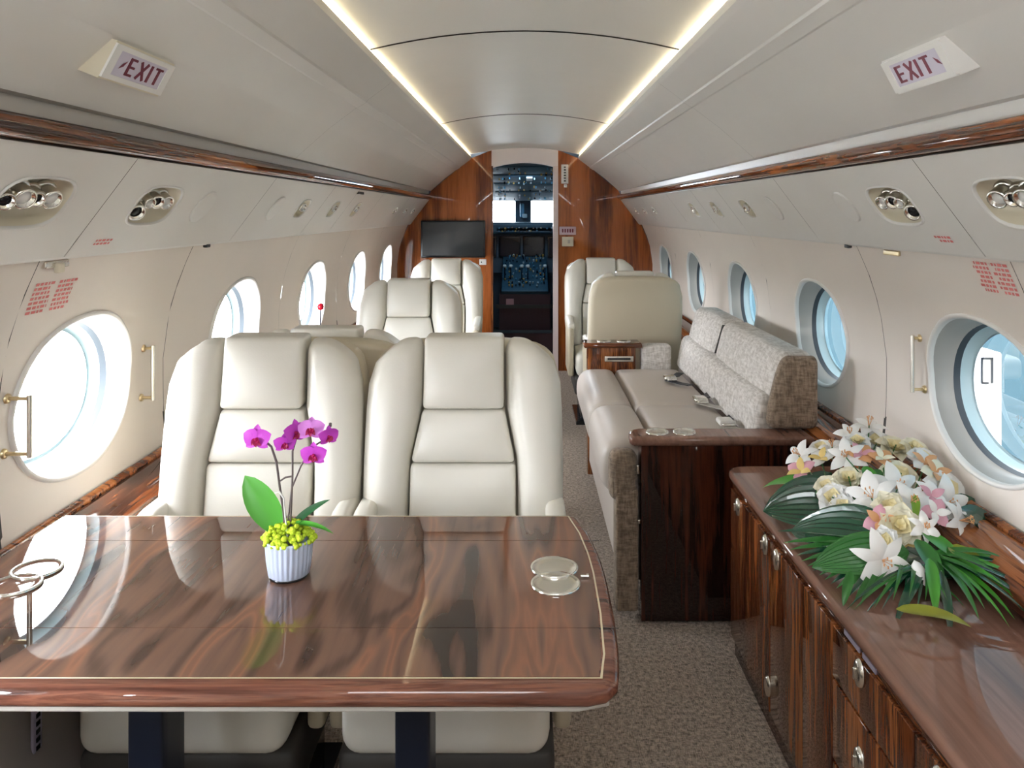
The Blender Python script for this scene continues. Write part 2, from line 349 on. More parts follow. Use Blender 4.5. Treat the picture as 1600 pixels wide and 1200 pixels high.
UP = [(.458, 1.822), (.458, 1.800), (.470, 1.789), (.548, 1.731), (.551, 1.7245), (.578, 1.7075), (.584, 1.7065), (.68, 1.634), (.745, 1.577), (.797, 1.530)]
def psu(v): return (lerp(.812, .968, v), lerp(1.455, 1.248, v))
UNIT_Y = [.6, 1.44, 1.92, 3.18, 3.70, 4.18, 5.45, 5.90, 6.32]
def unit_size(y): return (.105, .215) if y < 2.5 else ((.065, .17) if y < 4.5 else (.045, .11))
WIN_L = [-.20, .87, 1.936, 3.00, 4.07, 5.14, 6.20]; WIN_R = [-.20, .85, 1.885, 2.93, 3.98, 5.05, 6.12]
BAYS = [Y0, .45, 1.64, 2.40, 3.53, 4.60, 5.67, Y1]
ZW = .905; RY, RZ = .2525, .190
win_no = 0
for s, side, WL in ((-1, 'left', WIN_L), (1, 'right', WIN_R)):
    w = empty('wall_' + side, (0, 0, 0), kind='structure')
    # curved upper panels between the cove and the wood rail
    edges = [Y0, .9, 2.78, 4.75, Y1]
    for a, b in zip(edges, edges[1:]):
        mb = MB(); pts = UP if s > 0 else UP
        rows = [[(s * x, y, z) for (x, z) in pts] for y in (a + .0006, (a + b) / 2, b - .0006)]
        mb.loft(rows, smooth=False)
        mb.build('upper_panel', M['upper'], w)
    MB().loft([[(s * x, y, z) for (x, z) in [(.458, 1.822), (.466, 1.822), (.470, 1.806), (.53, 1.806), (.545, 1.87)]] for y in (Y0, Y1)], smooth=False).build('cove_channel', M['white'], w)
    MB().box((s * .4625, (Y0 + Y1) / 2, 1.8235), (.006, Y1 - Y0 - .02, .003)).build('cove_diffuser', M['silver_glow'], w, label='warm glowing light strip along the ceiling edge')
    # grey lip under the panel
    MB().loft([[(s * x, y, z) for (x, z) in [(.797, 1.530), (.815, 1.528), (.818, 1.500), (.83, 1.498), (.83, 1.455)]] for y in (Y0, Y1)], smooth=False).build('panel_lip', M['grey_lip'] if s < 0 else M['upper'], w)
    # polished wooden rail
    rail = MB(); pr = []
    for k in range(9):
        a = lerp(-.5, .5, k / 8) * pi; pr.append((.800 - .016 * cos(a), 1.479 + .0195 * sin(a)))
    pr = [(.83, 1.459)] + pr + [(.83, 1.499)]
    rail.loft([[(s * x, lerp(Y0, Y1, j / 3), z) for (x, z) in pr] for j in range(4)])
    rail.build('trim_1' if s < 0 else 'trim_2', M['wood_y'], kind='structure', label='polished rosewood rail running along the %s overhead panels' % side)
    # overhead service panels with holes for the light units
    pe = [Y0, .05, 1.15, 1.68, 2.62, 3.44, 3.94, 4.62, 5.67, 6.11, Y1]
    fn = lambda u, v, s=s: (s * psu(v)[0], u, psu(v)[1])
    for a, b in zip(pe, pe[1:]):
        us = [y for y in UNIT_Y if a < y < b]; mb = MB()
        if us:
            ru, rv = unit_size(us[0]); mb.tile(fn, a + .0012, b - .0012, 0, 1, us[0], .47, ru, rv, 3.2, 40, 3)
        else: mb.sheet(fn, a, b, 0, 1)
        mb.build('service_panel', M['upper'], w)
    # lip at the foot of the overhead panels and backing behind every joint
    MB().loft([[(s * x, y, z) for (x, z) in [(.968, 1.248), (.974, 1.243), (.981, 1.246), (.983, 1.27), (1.02, 1.285)]] for y in (Y0, Y1)], smooth=False).build('panel_foot', M['upper'], w)
    # side wall panels, one per bay, with window holes
    fw = lambda u, v, s=s: (s * WX(v), u, v)
    for i, (a, b) in enumerate(zip(BAYS, BAYS[1:])):
        mb = MB(); yc = WL[i]
        mb.tile(fw, a + (.0015 if i in (2, 3) else .0005), b - (.0015 if i in (1, 2) else .0005), .60, 1.262, yc, ZW, RY, RZ, 2.15, 56, 6)
        mb.build('side_panel', M['wall'], w)
    for y in BAYS[1:-1]:
        MB().loft([[(s * (WX(z) + .004), y + q, z) for z in [.6, .8, .9, 1.0, 1.1, 1.2, 1.27]] for q in (-.008, .008)]).build('joint_strip', M['dark_gap'], w)
    MB().loft([[(s * (WX(z)), y, z) for z in (0, .1, .2, .3, .4, .5, .62)] for y in (Y0, Y1)]).build('dado_panel', M['dado'], w)
    MB().loft([[(s * (x + .012), y, z + .012) for (x, z) in ((.46, 1.80), (.55, 1.735), (.68, 1.64), (.80, 1.535), (.85, 1.45))] for y in (Y0, Y1)]).build('joint_backing', M['dark_gap'], w)
    sk = MB(); xs = WX(ZW) + .0895
    for i, (a, b) in enumerate(zip(BAYS, BAYS[1:])):
        sk.tile(lambda u, v, s=s: (s * xs, u, v), a, b, .50, 1.32, WL[i], ZW, RY - .028, RZ - .028, 2.15, 40, 1)
    sk.loft([[(s * x, y, z) for x, z in ((xs, 1.32), (1.08, 1.55), (.85, 1.82), (.5, 1.97), (0, 2.02))] for y in (Y0 - .05, Y1 + .05)])
    sk.loft([[(s * x, y, z) for x, z in ((xs, .50), (1.08, .2), (.92, -.07), (0, -.07))] for y in (Y0 - .05, Y1 + .05)])
    sk.loft([[(s * x, Y1 + .045, z) for x in (.84, 1.2)] for z in (-.07, 2.0)])
    sk.build('leak_block_skin', M['dark_gap'], w)  # unseen shell added to stop daylight leaking through the panel joints
    MB().loft([[(s * x, y, z) for (x, z) in ((.85, 1.47), (1.02, 1.30), (1.06, 1.25))] for y in (Y0, Y1)]).build('joint_backing', M['dark_gap'], w)
    # windows
    for yc in WL:
        win_no += 1
        xw = WX(ZW); e = empty('window_%d' % win_no, (s * xw, yc, ZW), kind='structure')
        N = 56
        def ring(ry, rz, x, wall=False, yc=yc, s=s):
            o = []
            for k in range(N):
                a = 2 * pi * k / N; ca, sa = cos(a), sin(a); q = (abs(ca / ry) ** 2.15 + abs(sa / rz) ** 2.15) ** (-1 / 2.15)
                z = ZW + q * sa; o.append((s * ((WX(z) if wall else xw) + x), yc + q * ca, z))
            return o
        MB().loft([ring(RY + .006, RZ + .006, .002, True), ring(RY + .005, RZ + .005, -.006, True), ring(RY - .002, RZ - .002, -.009, True), ring(RY - .006, RZ - .006, -.004, True), ring(RY - .007, RZ - .007, .006, True)], True).build('rim', M['rim'], e)
        MB().loft([ring(RY - .007, RZ - .007, .006, True), ring(RY - .013, RZ - .013, .030, True), ring(RY - .015, RZ - .015, .046), ring(RY - .018, RZ - .018, .050)], True).build('reveal', M['reveal'], e)
        MB().loft([ring(RY - .018, RZ - .018, .050), ring(RY - .022, RZ - .022, .066)], True).build('gasket', M['gasket'], e)
        MB().loft([ring(RY - .022, RZ - .022, .066), ring(RY - .034, RZ - .032, .090), ring(RY - .044, RZ - .040, .090)], True).build('outer_frame', M['outer_ring'], e)
        r = ring(RY - .040, RZ - .037, .088); MB().add(r, [tuple(range(N))], False).build('pane', M['glass'], e)
        area('window_portal', (s * (xw + .094), yc, ZW), (0, radians(s * 90), 0), .29, .41, 1, portal=True)
    # wooden ledge along the wall
    lp = [(WX(.63) + .002, .640), (1.035, .642), (.985, .630), (.955, .618), (.944, .606), (.944, .575), (.96, .56), (WX(.56) + .002, .556)]
    MB().loft([[(s * x, lerp(Y0, Y1, j / 2), z) for (x, z) in lp] for j in range(3)]).build('trim_3' if s < 0 else 'trim_4', M['wood_y'], kind='structure', label='polished rosewood ledge running below the %s windows' % side)
    MB().loft([[(s * x, y, z) for (x, z) in ((1.067, .655), (1.052, .652), (1.050, .641), (1.06, .638))] for y in (Y0, Y1)]).build('trim_5' if s < 0 else 'trim_6', M['wood_x'], kind='structure')
# rear bulkhead behind the camera, closing the cabin
prof = [(0, 1.90), (.283, 1.875), (.46, 1.805), (.797, 1.53), (.83, 1.47), (.985, 1.25), (1.06, 1.07), (1.098, .85), (1.085, .6), (1.03, .4), (.95, .2), (.86, 0)]
MB().prism([(x, z) for x, z in prof] + [(-x, z) for x, z in reversed(prof[1:])], 'y', Y0 - .04, Y0).build('wall_back', M['upper'], kind='structure')
# forward bulkhead, rosewood
bk = empty('wall_front', (0, Y1, 0), kind='structure')
for s in (-1, 1):
    p = [(s * x, z) for x, z in prof[1:]] + [(s * .283, 0)]
    MB().prism(p if s > 0 else p[::-1], 'y', Y1, Y1 + .04).build('bulkhead_panel', M['bulk'], bk)
ar = [(x, 1.768 - .045 * (x / .283) ** 2) for x in [lerp(-.283, .283, k / 12) for k in range(13)]]
MB().prism(ar + [(.283, 1.878), (.15, 1.896), (0, 1.903), (-.15, 1.896), (-.283, 1.878)], 'y', Y1 - .004, Y1 + .05).build('door_lintel', principled('lintel_white', (.84, .78, .80), .4), bk)
MB().box((.262, Y1 + .02, .87), (.042, .07, 1.74)).build('door_jamb', principled('pink_white_jamb', (.74, .62, .60), .4), bk)
MB().box((-.278, Y1 + .02, .87), (.016, .06, 1.74)).build('door_jamb', M['wood'], bk)
# flight deck shell
ck = empty('wall_front_inner', (0, 8.5, 0), kind='structure')
DB = principled('flight_deck_blue', (.035, .065, .10), .55)
for s in (-1, 1):
    MB().box((s * .98, 7.85, .95), (.03, 2.0, 1.9)).build('flight_deck_side', DB, ck)
MB().box((0, 7.85, 1.915), (1.96, 2.0, .03)).build('flight_deck_roof', DB, ck)
for (x0, x1, z0, z1) in ((-.98, .98, 0, 1.245), (-.98, .98, 1.47, 1.9), (-.98, -.75, 1.245, 1.47), (.75, .98, 1.245, 1.47), (-.105, .068, 1.245, 1.47)):
    MB().box(((x0 + x1) / 2, 8.62, (z0 + z1) / 2), (x1 - x0, .05, z1 - z0)).build('windscreen_surround', DB, ck)
for x0, x1 in ((-.75, -.105), (.068, .75)):
    MB().box(((x0 + x1) / 2, 8.63, 1.357), (x1 - x0, .006, .225)).build('window_%d' % (win_no + (1 if x0 < 0 else 2)), M['glass'], kind='structure')
MB().box((-60, 3.5, -1.6), (120, 160, .1)).build('ground', principled('pale_bounce_ground', (.78, .78, .76), .8), kind='structure')  # left ground made pale to bounce daylight up into the cabin
MB().box((60, 3.5, -1.6), (120, 160, .1)).build('ground', principled('blue_grey_apron', (.020, .036, .043), 1, spec=0), kind='structure')
# ------------------------------------------------------------------ club chairs
def outer_w(z): return interp([(.36, .225), (.45, .240), (.60, .248), (.74, .249), (.86, .247), (.93, .243), (.97, .236), (.995, .224), (1.012, .208), (1.02, .195)], z)
def inner_w(z): return interp([(.40, .134), (.72, .132), (.80, .115), (.855, .104), (1.02, .101)], z)
def lean(z): return max(0, z - .42) * .17
def make_chair(back=False):
    t = empty('club_chair')
    def bolster(sg):
        h0, h1 = .44, 1.022
        def warp(x, y, z):
            zz = (h0 + h1) / 2 + z; u = x / .075
            X = lerp(inner_w(zz) + .002, outer_w(zz) - .002, (u + 1) / 2)
            bul = -.022 * (1 - u * u) * min(1, (h1 - zz) / .08 + .25) if y < 0 else 0
            t_ = max(0, min(1, (zz - .78) / .24)); zt = zz - .034 * t_ * t_ * max(0, (u + .4) / 1.4) ** 2.5
            return (sg * X, y + bul + lean(zz) - .045, zt)
        mb = MB().rbox((0, 0, 0), (.15, .085, h1 - h0), .036, 4, 8, warp)
        if sg < 0: mb.f = [f[::-1] for f in mb.f]
        return mb
    bolster(-1).build('side_bolster', M['leather'], t, world=False); bolster(1).build('side_bolster', M['leather'], t, world=False)
    def pad(z0, z1, w0, w1, thick=.08, fwd=.0, bul=.014):
        h = (z1 - z0) / 2
        def warp(x, y, z):
            zz = (z0 + z1) / 2 + z; ww = lerp(w0, w1, (z / h + 1) / 2); u = x / .1
            q = (1 - min(1, abs(u)) ** 2.5) * (1 - min(1, abs(z / h)) ** 3)
            return (x / .1 * ww, y - (bul * q if y < 0 else 0) + lean(zz) - .045 - fwd, zz)
        return MB().rbox((0, 0, 0), (.2, thick, z1 - z0), .011, 3, 6, warp)
    pad(.856, 1.030, .100, .099, .09, .006, .016).build('headrest', M['leather'], t, world=False)
    pad(.727, .853, .128, .101, .08, 0).build('lumbar_cushion', M['leather'], t, world=False)
    pad(.44, .7245, .131, .129, .08, -.002).build('back_cushion', M['leather'], t, world=False)
    def wshell(x, y, z):
        zz = .68 + z; X = x / .25 * interp([(.36, .225), (.60, .248), (.84, .248), (.93, .245), (.97, .234), (1.0, .215), (1.02, .19)], zz)
        t_ = max(0, min(1, (zz - .78) / .24)); zt = zz - .022 * t_ * t_ * abs(x / .25) ** 4
        return (X, y + .025 + lean(zz) + (.02 * (1 - (x / .25) ** 2) if y > 0 else 0), zt)
    MB().rbox((0, 0, 0), (.5, .07, .66), .03, 4, 8, wshell).build('back_shell', M['leather_shell'], t, world=False)
    def wseat(x, y, z): return (x, y, z + (.02 * (1 - (x / .2) ** 2) * (1 - min(1, abs(y / .25)) ** 3) if z > 0 else 0))
    MB().rbox((0, -.245, .375), (.40, .48, .14), .04, 4, 6, wseat).build('seat_cushion', M['leather'], t, world=False)
    MB().rbox((0, -.235, .245), (.42, .44, .12), .025, 3, 3).build('seat_pan', M['seat_shade'], t, world=False)
    st = MB().rbox((.015, -.462, .225), (.022, .006, .075), .003).build('pull_strap', M['brass'], t, world=False)
    for sg in (-1, 1):
        MB().rbox((sg * .225, -.19, .615), (.048, .34, .045), .018, 3, 4, lambda x, y, z: (x, y, z + (.012 if y > 0 else -.006 * (y / .17) ** 2))).build('armrest', M['leather'], t, world=False)
        MB().rbox((sg * .228, -.19, .445), (.036, .36, .31), .014, 3, 4).build('side_panel', M['leather_shell'], t, world=False)
    MB().rbox((0, -.22, .10), (.34, .36, .17), .02, 3, 2).box((0, -.22, .012), (.40, .44, .024)).build('base', M['black'], t, world=False)
    return t
ch0 = make_chair()
def shift(d): return d
CH = [(-.653, 1.99, 0, 'cream leather club chair behind the table, nearer the left wall, orchid in front of it'),
      (-.152, 1.99, 0, 'cream leather club chair behind the table, next to the aisle'),
      (-.575, 2.385, pi, 'tan-backed cream club chair turned away, only its top showing behind the table chairs'),
      (-.545, 3.74, 0, 'cream leather club chair facing aft in the left row, second one forward of the table'),
      (-.535, 5.42, 0, 'cream leather club chair facing aft under the black monitor'),
      (.525, 5.50, 0, 'cream leather club chair facing aft against the right rosewood bulkhead'),
      (.585, 4.33, pi, 'cream leather club chair seen from its smooth tan back beyond the sofa')]
CH += [(-.653, .30, pi, 'unseen cream leather club chair beside the camera, left of the pair facing the table'), (-.152, .30, pi, 'unseen cream leather club chair beside the camera, right of the pair facing the table')]  # out-of-view pair, added partly to darken the space under the table
for i, (x, y, rz, lab) in enumerate(CH):
    c = ch0 if i == 0 else copy_tree(ch0)
    c.location = (x, y, 0); c.rotation_euler = (0, 0, rz)
    if i == 2: c.scale = (1, 1, .98)
    tag(c, lab, 'chair', 'cream club chairs')

# ------------------------------------------------------------------ conference table
T = empty('conference_table', (-.40, 1.38, 0), label='glossy rosewood folding table with pale inlay line and curved aisle end', cat='table')
ZT = .700
def redge(y): return interp([(1.08, .108), (1.10, .124), (1.16, .134), (1.28, .140), (1.42, .141), (1.50, .138), (1.60, .128), (1.70, .108)], y)
def table_outline(ins=0):
    o = []
    for k in range(15):   # right side from front to back
        y = lerp(1.10, 1.69 - ins, k / 14); o.append((redge(y) + .004 - ins, y))
    o += [(.090 - ins, 1.704 - ins), (-.5, 1.704 - ins), (-.945, 1.704 - ins), (-.962, 1.69 - ins), (-.975, 1.4), (-.978, 1.09 + ins), (-.965, 1.077 + ins), (-.5, 1.075 + ins), (.085 - ins, 1.075 + ins), (.112 - ins, 1.083 + ins)]
    return o
MB().slab(table_outline(), ZT - .030, ZT, .0135, 6).build('table_top', M['table_edge'], T)
inn = [(x, y) for x, y in table_outline(.028)]
inn = [(redge(y) - .022 if x > .06 else x, y) for x, y in inn if not (x > .06 and y < 1.11)]
# veneer field inside the inlay line: three leaves with joints
def field(y0, y1):
    n = 10; ys = [lerp(y0, y1, k / n) for k in range(n + 1)]
    return [(redge(y) - .023, y) for y in ys] + [(-.972, y1), (-.972, y0)]
for y0, y1 in ((1.1035, 1.2325), (1.2345, 1.5615), (1.5635, 1.684)):
    MB().prism(field(y0, y1), 'z', ZT - .004, ZT + .0007).build('leaf_panel', M['table'], T)
il = MB()
pth = [(x, y) for x, y in [(-.97, 1.1015)] + [(redge(y) - .0205, y) for y in [lerp(1.1015, 1.686, k / 20) for k in range(21)]] + [(-.97, 1.686)]]
il.loft([[(x, y, ZT + .0009) for x, y in pth], [(x + (.003 if x > 0 else 0), y + (-.003 if y < 1.102 else (.003 if y > 1.685 else 0)), ZT + .0009) for x, y in pth]][::-1])
il.build('inlay_line', M['inlay'], T)
for y in (1.2335, 1.5625):
    MB().box((.127, y, ZT + .0002), (.036, .0018, .0008)).build('joint', M['black'], T)
MB().slab(table_outline(.012), ZT - .039, ZT - .030, .003, 2).build('underframe', M['grey_lip'], T)
for x in (-.625, -.185):
    MB().rbox((x, 1.36, .335), (.058, .09, .65), .006).box((x, 1.36, .01), (.12, .30, .02)).build('leg', M['navy'], T)
MB().rbox((.055, 1.50, .600), (.045, .10, .09), .008).build('hinge_box', M['black'], T)
# cup holders sunk in the table
def cup_pair(cx, ys, lab, parent_mat, r=.043):
    t = empty('cup_holder', (cx, sum(ys) / 2, ZT), label=lab, cat='cup holder', group='double cup holders in the table top')
    for k, y in enumerate(ys):
        mb = MB().lathe([(r - .008, .0012), (r - .005, .0045), (r - .001, .005), (r, .0035), (r, .0005)], (cx, y, ZT + .0006), 40)
        mb.build('rim', M['chrome'], t)
        MB().lathe([(r - .006, .0028), (r - .010, .0010), (r - .016, .0006), (0, .0005)], (cx, y, ZT + .0008), 40).build('bowl', M['nickel'] if cx > 0 else M['counter'], t)
    return t
c1 = cup_pair(.053, (1.376, 1.4385), 'chrome-rimmed double cup holder at the aisle end of the table', None)
MB().tube([(.098, 1.402, ZT + .004), (.108, 1.402, ZT + .004)], .0022).tube([(.108, 1.402, ZT + .004), (.112, 1.402, ZT + .004)], .004).build('latch', M['chrome'], c1)
cup_pair(-.874, (1.371, 1.433), 'chrome-rimmed double cup holder at the window end of the table', None)

# ------------------------------------------------------------------ sofa
so = empty('sofa', (.62, 3.3, 0), label='long grey tweed and taupe leather sofa along the right wall', cat='sofa')
SY0, SY1, SYM = 2.70, 3.985, 3.24
def puff(c, size, r, mat, name, bx=.012, k=6, warp2=None, **kw):
    hx, hy, hz = [q / 2 for q in size]
    def w(x, y, z):
        q = (1 - min(1, abs(x / hx)) ** 3) * (1 - min(1, abs(y / hy)) ** 4)
        p = (x, y, z + (bx * q if z > 0 else 0))
        return warp2(*p) if warp2 else p
    return MB().rbox(c, size, r, 4, k, w).build(name, mat, so, **kw)
def front_curve(x, y, z): return (x - (.02 * (1 - (z / .09) ** 2) if x < 0 else 0), y, z)
for y0, y1 in ((SY0, SYM), (SYM, SY1)):
    puff((.360, (y0 + y1) / 2, .475), (.17, y1 - y0 - .003, .185), .045, M['taupe'], 'front_bolster', .01, 6, front_curve)
    puff((.605, (y0 + y1) / 2, .495), (.32, y1 - y0 - .003, .14), .028, M['taupe'], 'seat_cushion', .012)
MB().rbox((.60, (SY0 + SY1) / 2, .26), (.56, SY1 - SY0, .33), .02).build('seat_base', M['taupe'], so)
MB().rbox((.325, 2.655, .475), (.095, .085, .17), .035, 4, 4, lambda x, y, z: (x, y, z)).build('end_roll', M['fabric_shaded'], so)
MB().rbox((.335, 2.655, .235), (.075, .085, .40), .012).build('end_panel', M['fabric_shaded'], so)
MB().rbox((.655, 3.30, .05), (.50, 1.25, .10), .01).build('plinth', M['black'], so)
# backrests: lower row and overhanging upper row
def back_piece(y0, y1, z0, z1, xf0, xf1, xb, name, mat, r=.035):
    hz = (z1 - z0) / 2; cy = (y0 + y1) / 2; hy = (y1 - y0) / 2
    def w(x, y, z):
        t = (z / hz + 1) / 2; f = lerp(xf0, xf1, t); u = (x / .1 + 1) / 2
        q = (1 - min(1, abs(y / hy)) ** 4) * (1 - min(1, abs(z / hz)) ** 3)
        return (lerp(f, xb, u) - (.014 * q if u < .3 else 0), cy + y, (z0 + z1) / 2 + z)
    return MB().rbox((0, 0, 0), (.2, y1 - y0, z1 - z0), r, 4, 6, w).build(name, mat, so)
back_piece(2.72, 4.08, .555, .722, .765, .800, .94, 'back_cushion', M['fabric'])
back_piece(2.712, 3.52, .640, .865, .815, .872, .985, 'upper_cushion', M['fabric'], .04)
back_piece(3.535, 4.08, .640, .865, .815, .872, .985, 'upper_cushion', M['fabric'], .04)
MB().rbox((.911, 3.5275, .752), (.135, .004, .19), .003, 1, 1, lambda x, y, z: (x + z * .28, y, z)).build('seam_shade', M['dark_gap'], so)  # dark strip between the cushions, standing in for the groove's shade
back_piece(2.655, 2.715, .618, .862, .812, .868, .980, 'end_cushion', M['fabric_shaded'], .03)
# lap belts in the crease of the sofa
def belt(pts, name, mat, w=.035):
    rows = []
    for i, p in enumerate(pts):
        p = Vector(p); t = (Vector(pts[min(i + 1, len(pts) - 1)]) - Vector(pts[max(0, i - 1)])).normalized(); sd = t.cross(Vector((0, 0, 1))).normalized() * w / 2
        rows.append([p - sd, p + sd, p + sd + Vector((0, 0, .003)), p - sd + Vector((0, 0, .003))])
    return MB().loft(rows, True, False)
ZS = .583
BE = [(3.62, 'dark lap belt lying folded at the forward end of the sofa seat', .655), (3.20, 'lap belt with round chrome buckle in the middle of the sofa seat', .700), (2.86, 'lap belt with pale buckle at the aft end of the sofa seat', .715)]
for i, (y, lab, x) in enumerate(BE):
    b = empty('seat_belt', (x, y, ZS), label=lab, cat='seat belt', group='lap belts on the sofa')
    belt([(x + .075, y + .14, ZS + .004), (x + .045, y + .09, ZS), (x + .015, y + .05, ZS + .006), (x + .01, y + .01, ZS + .002)], '', None).build('strap', M['navy'], b)
    belt([(x + .07, y - .13, ZS + .004), (x + .03, y - .08, ZS + .003), (x + .0, y - .05, ZS + .006), (x - .01, y - .02, ZS + .003)], '', None).build('strap', M['grey_lip'] if i else M['navy'], b)
    MB().rbox((x, y - .005, ZS + .014), (.055, .065, .020), .009, 3, 2).build('buckle', M['chrome'] if i < 2 else M['white'], b)
    MB().rbox((x + .002, y - .048, ZS + .012), (.045, .018, .010), .004, 2, 1).build('tongue', M['chrome'], b)

# rosewood cabinets at both ends of the sofa
ec = empty('end_cabinet', (.72, 2.64, 0), label='shade-darkened rosewood cabinet end at the aft end of the sofa, floor to seat height', cat='cabinet')
MB().box((.6575, 2.645, .295), (.555, .072, .57)).build('body', M['wood_shaded'], ec)
MB().slab([(.352, 2.60), (.943, 2.60), (.943, 2.715), (.385, 2.715), (.358, 2.700), (.345, 2.67), (.343, 2.62)], .580, .612, .012).build('top', M['counter'], ec)
cc = empty('cup_holder', (.485, 2.658, .612), label='chrome double cup holder in the top of the sofa end cabinet', cat='cup holder')
for x in (.44, .53):
    MB().lathe([(.026, .001), (.030, .005), (.036, .006), (.038, .0)], (x, 2.658, .612), 32).build('rim', M['chrome'], cc)
    MB().lathe([(.029, .003), (.024, .001), (0, .0008)], (x, 2.658, .612), 32).build('bowl', M['nickel'], cc)
for z, x in ((.505, .368), (.335, .372)):
    MB().rbox((x, 2.606, z), (.010, .008, .030 if z > .4 else .014), .003).build('catch', M['chrome'], ec)
ac = empty('arm_cabinet', (.42, 4.05, 0), label='small rosewood arm box with ashtray at the forward end of the sofa', cat='cabinet')
MB().rbox((.435, 4.05, .36), (.24, .09, .66), .006).build('body', M['wood'], ac)
MB().slab([(.295, 3.985), (.585, 3.985), (.585, 4.11), (.295, 4.11)], .665, .692, .011).build('top', M['wood_x'], ac)
MB().rbox((.47, 3.996, .612), (.145, .012, .030), .005).build('ashtray', M['nickel'], ac)
MB().box((.47, 3.989, .613), (.115, .004, .010)).build('ashtray_slot', M['black'], ac)
for x in (.40, .50):
    MB().lathe([(.022, .001), (.030, .006), (.036, .005), (.037, 0)], (x, 4.045, .692), 24).build('cup_ring', M['chrome'], ac)
MB().rbox((.66, 4.045, .60), (.15, .09, .16), .02).build('tweed_panel', M['fabric'], ac)

# ------------------------------------------------------------------ credenza on the right
cz = empty('credenza', (.83, 1.4, 0), label='rosewood sideboard with oval latches along the right wall', cat='cabinet')
XF = .632
MB().box(((XF + .92) / 2 + .006, 1.36, .264), (.92 - XF, 2.14, .528)).build('body', M['wood_shaded'], cz)
cout = [(.620, .22), (1.045, .22), (1.045, 2.50), (.69, 2.50), (.657, 2.494), (.634, 2.478), (.624, 2.45), (.621, 2.42)]
MB().slab(cout, .528, .552, .011, 6).build('worktop', M['counter'], cz)
def panel(y0, y1, z0, z1, kind, lz, ly, lab=None):
    p = MB().rbox((XF - .004, (y0 + y1) / 2, (z0 + z1) / 2), (.014, y1 - y0 - .003, z1 - z0 - .003), .0025, 2, 1).build(kind, M['wood'], cz)
    if lz is not None:
        R = Matrix.Rotation(radians(-90), 3, 'Y')
        h = MB().lathe([(0, .0085), (.010, .008), (.0165, .0055), (.018, .0)], (0, 0, 0), 28, R)
        h.v = [(x + XF - .011, y + ly, z * 1.45 + lz) for x, y, z in h.v]
        h.build('latch', M['nickel'], p)
        h = MB().rbox((XF - .021, ly, lz), (.006, .006, .022), .002).build('latch', M['chrome'], p)
panel(2.03, 2.415, .07, .512, 'door', .484, 2.33)
panel(1.955 - .16, 2.027, .07, .512, 'door', .484, 2.065)
panel(1.62, 1.792, .07, .512, 'door', None, None)
for z0, z1, lz in ((.405, .512, .487), (.24, .402, .324), (.07, .237, .17)): panel(1.28, 1.617, z0, z1, 'drawer', lz, 1.483)
panel(.80, 1.277, .07, .512, 'door', .484, 1.2); panel(.30, .797, .07, .512, 'door', .484, .75)
for y, z in ((1.972, .486), (2.04, .134)):
    R = Matrix.Rotation(radians(-90), 3, 'Y'); h = MB().lathe([(0, .0085), (.010, .008), (.0165, .0055), (.018, .0)], (0, 0, 0), 28, R)
    h.v = [(x + XF - .011, yy + y, zz * 1.45 + z) for x, yy, zz in h.v]; h.build('latch', M['nickel'], cz)
MB().box((XF + .012, 1.36, .034), (.01, 2.12, .066)).build('toe_kick', M['black'], cz)
MB().box((XF + .002, 1.36, .52), (.010, 2.12, .016)).build('top_rail', M['wood_y'], cz)
for y0, y1 in ((1.50, 1.57), (1.43, 1.485)):
    o = MB().box((XF - .004, (y0 + y1) / 2, .520), (.003, y1 - y0, .010)).build('name_plate', M['lavender'], cz)

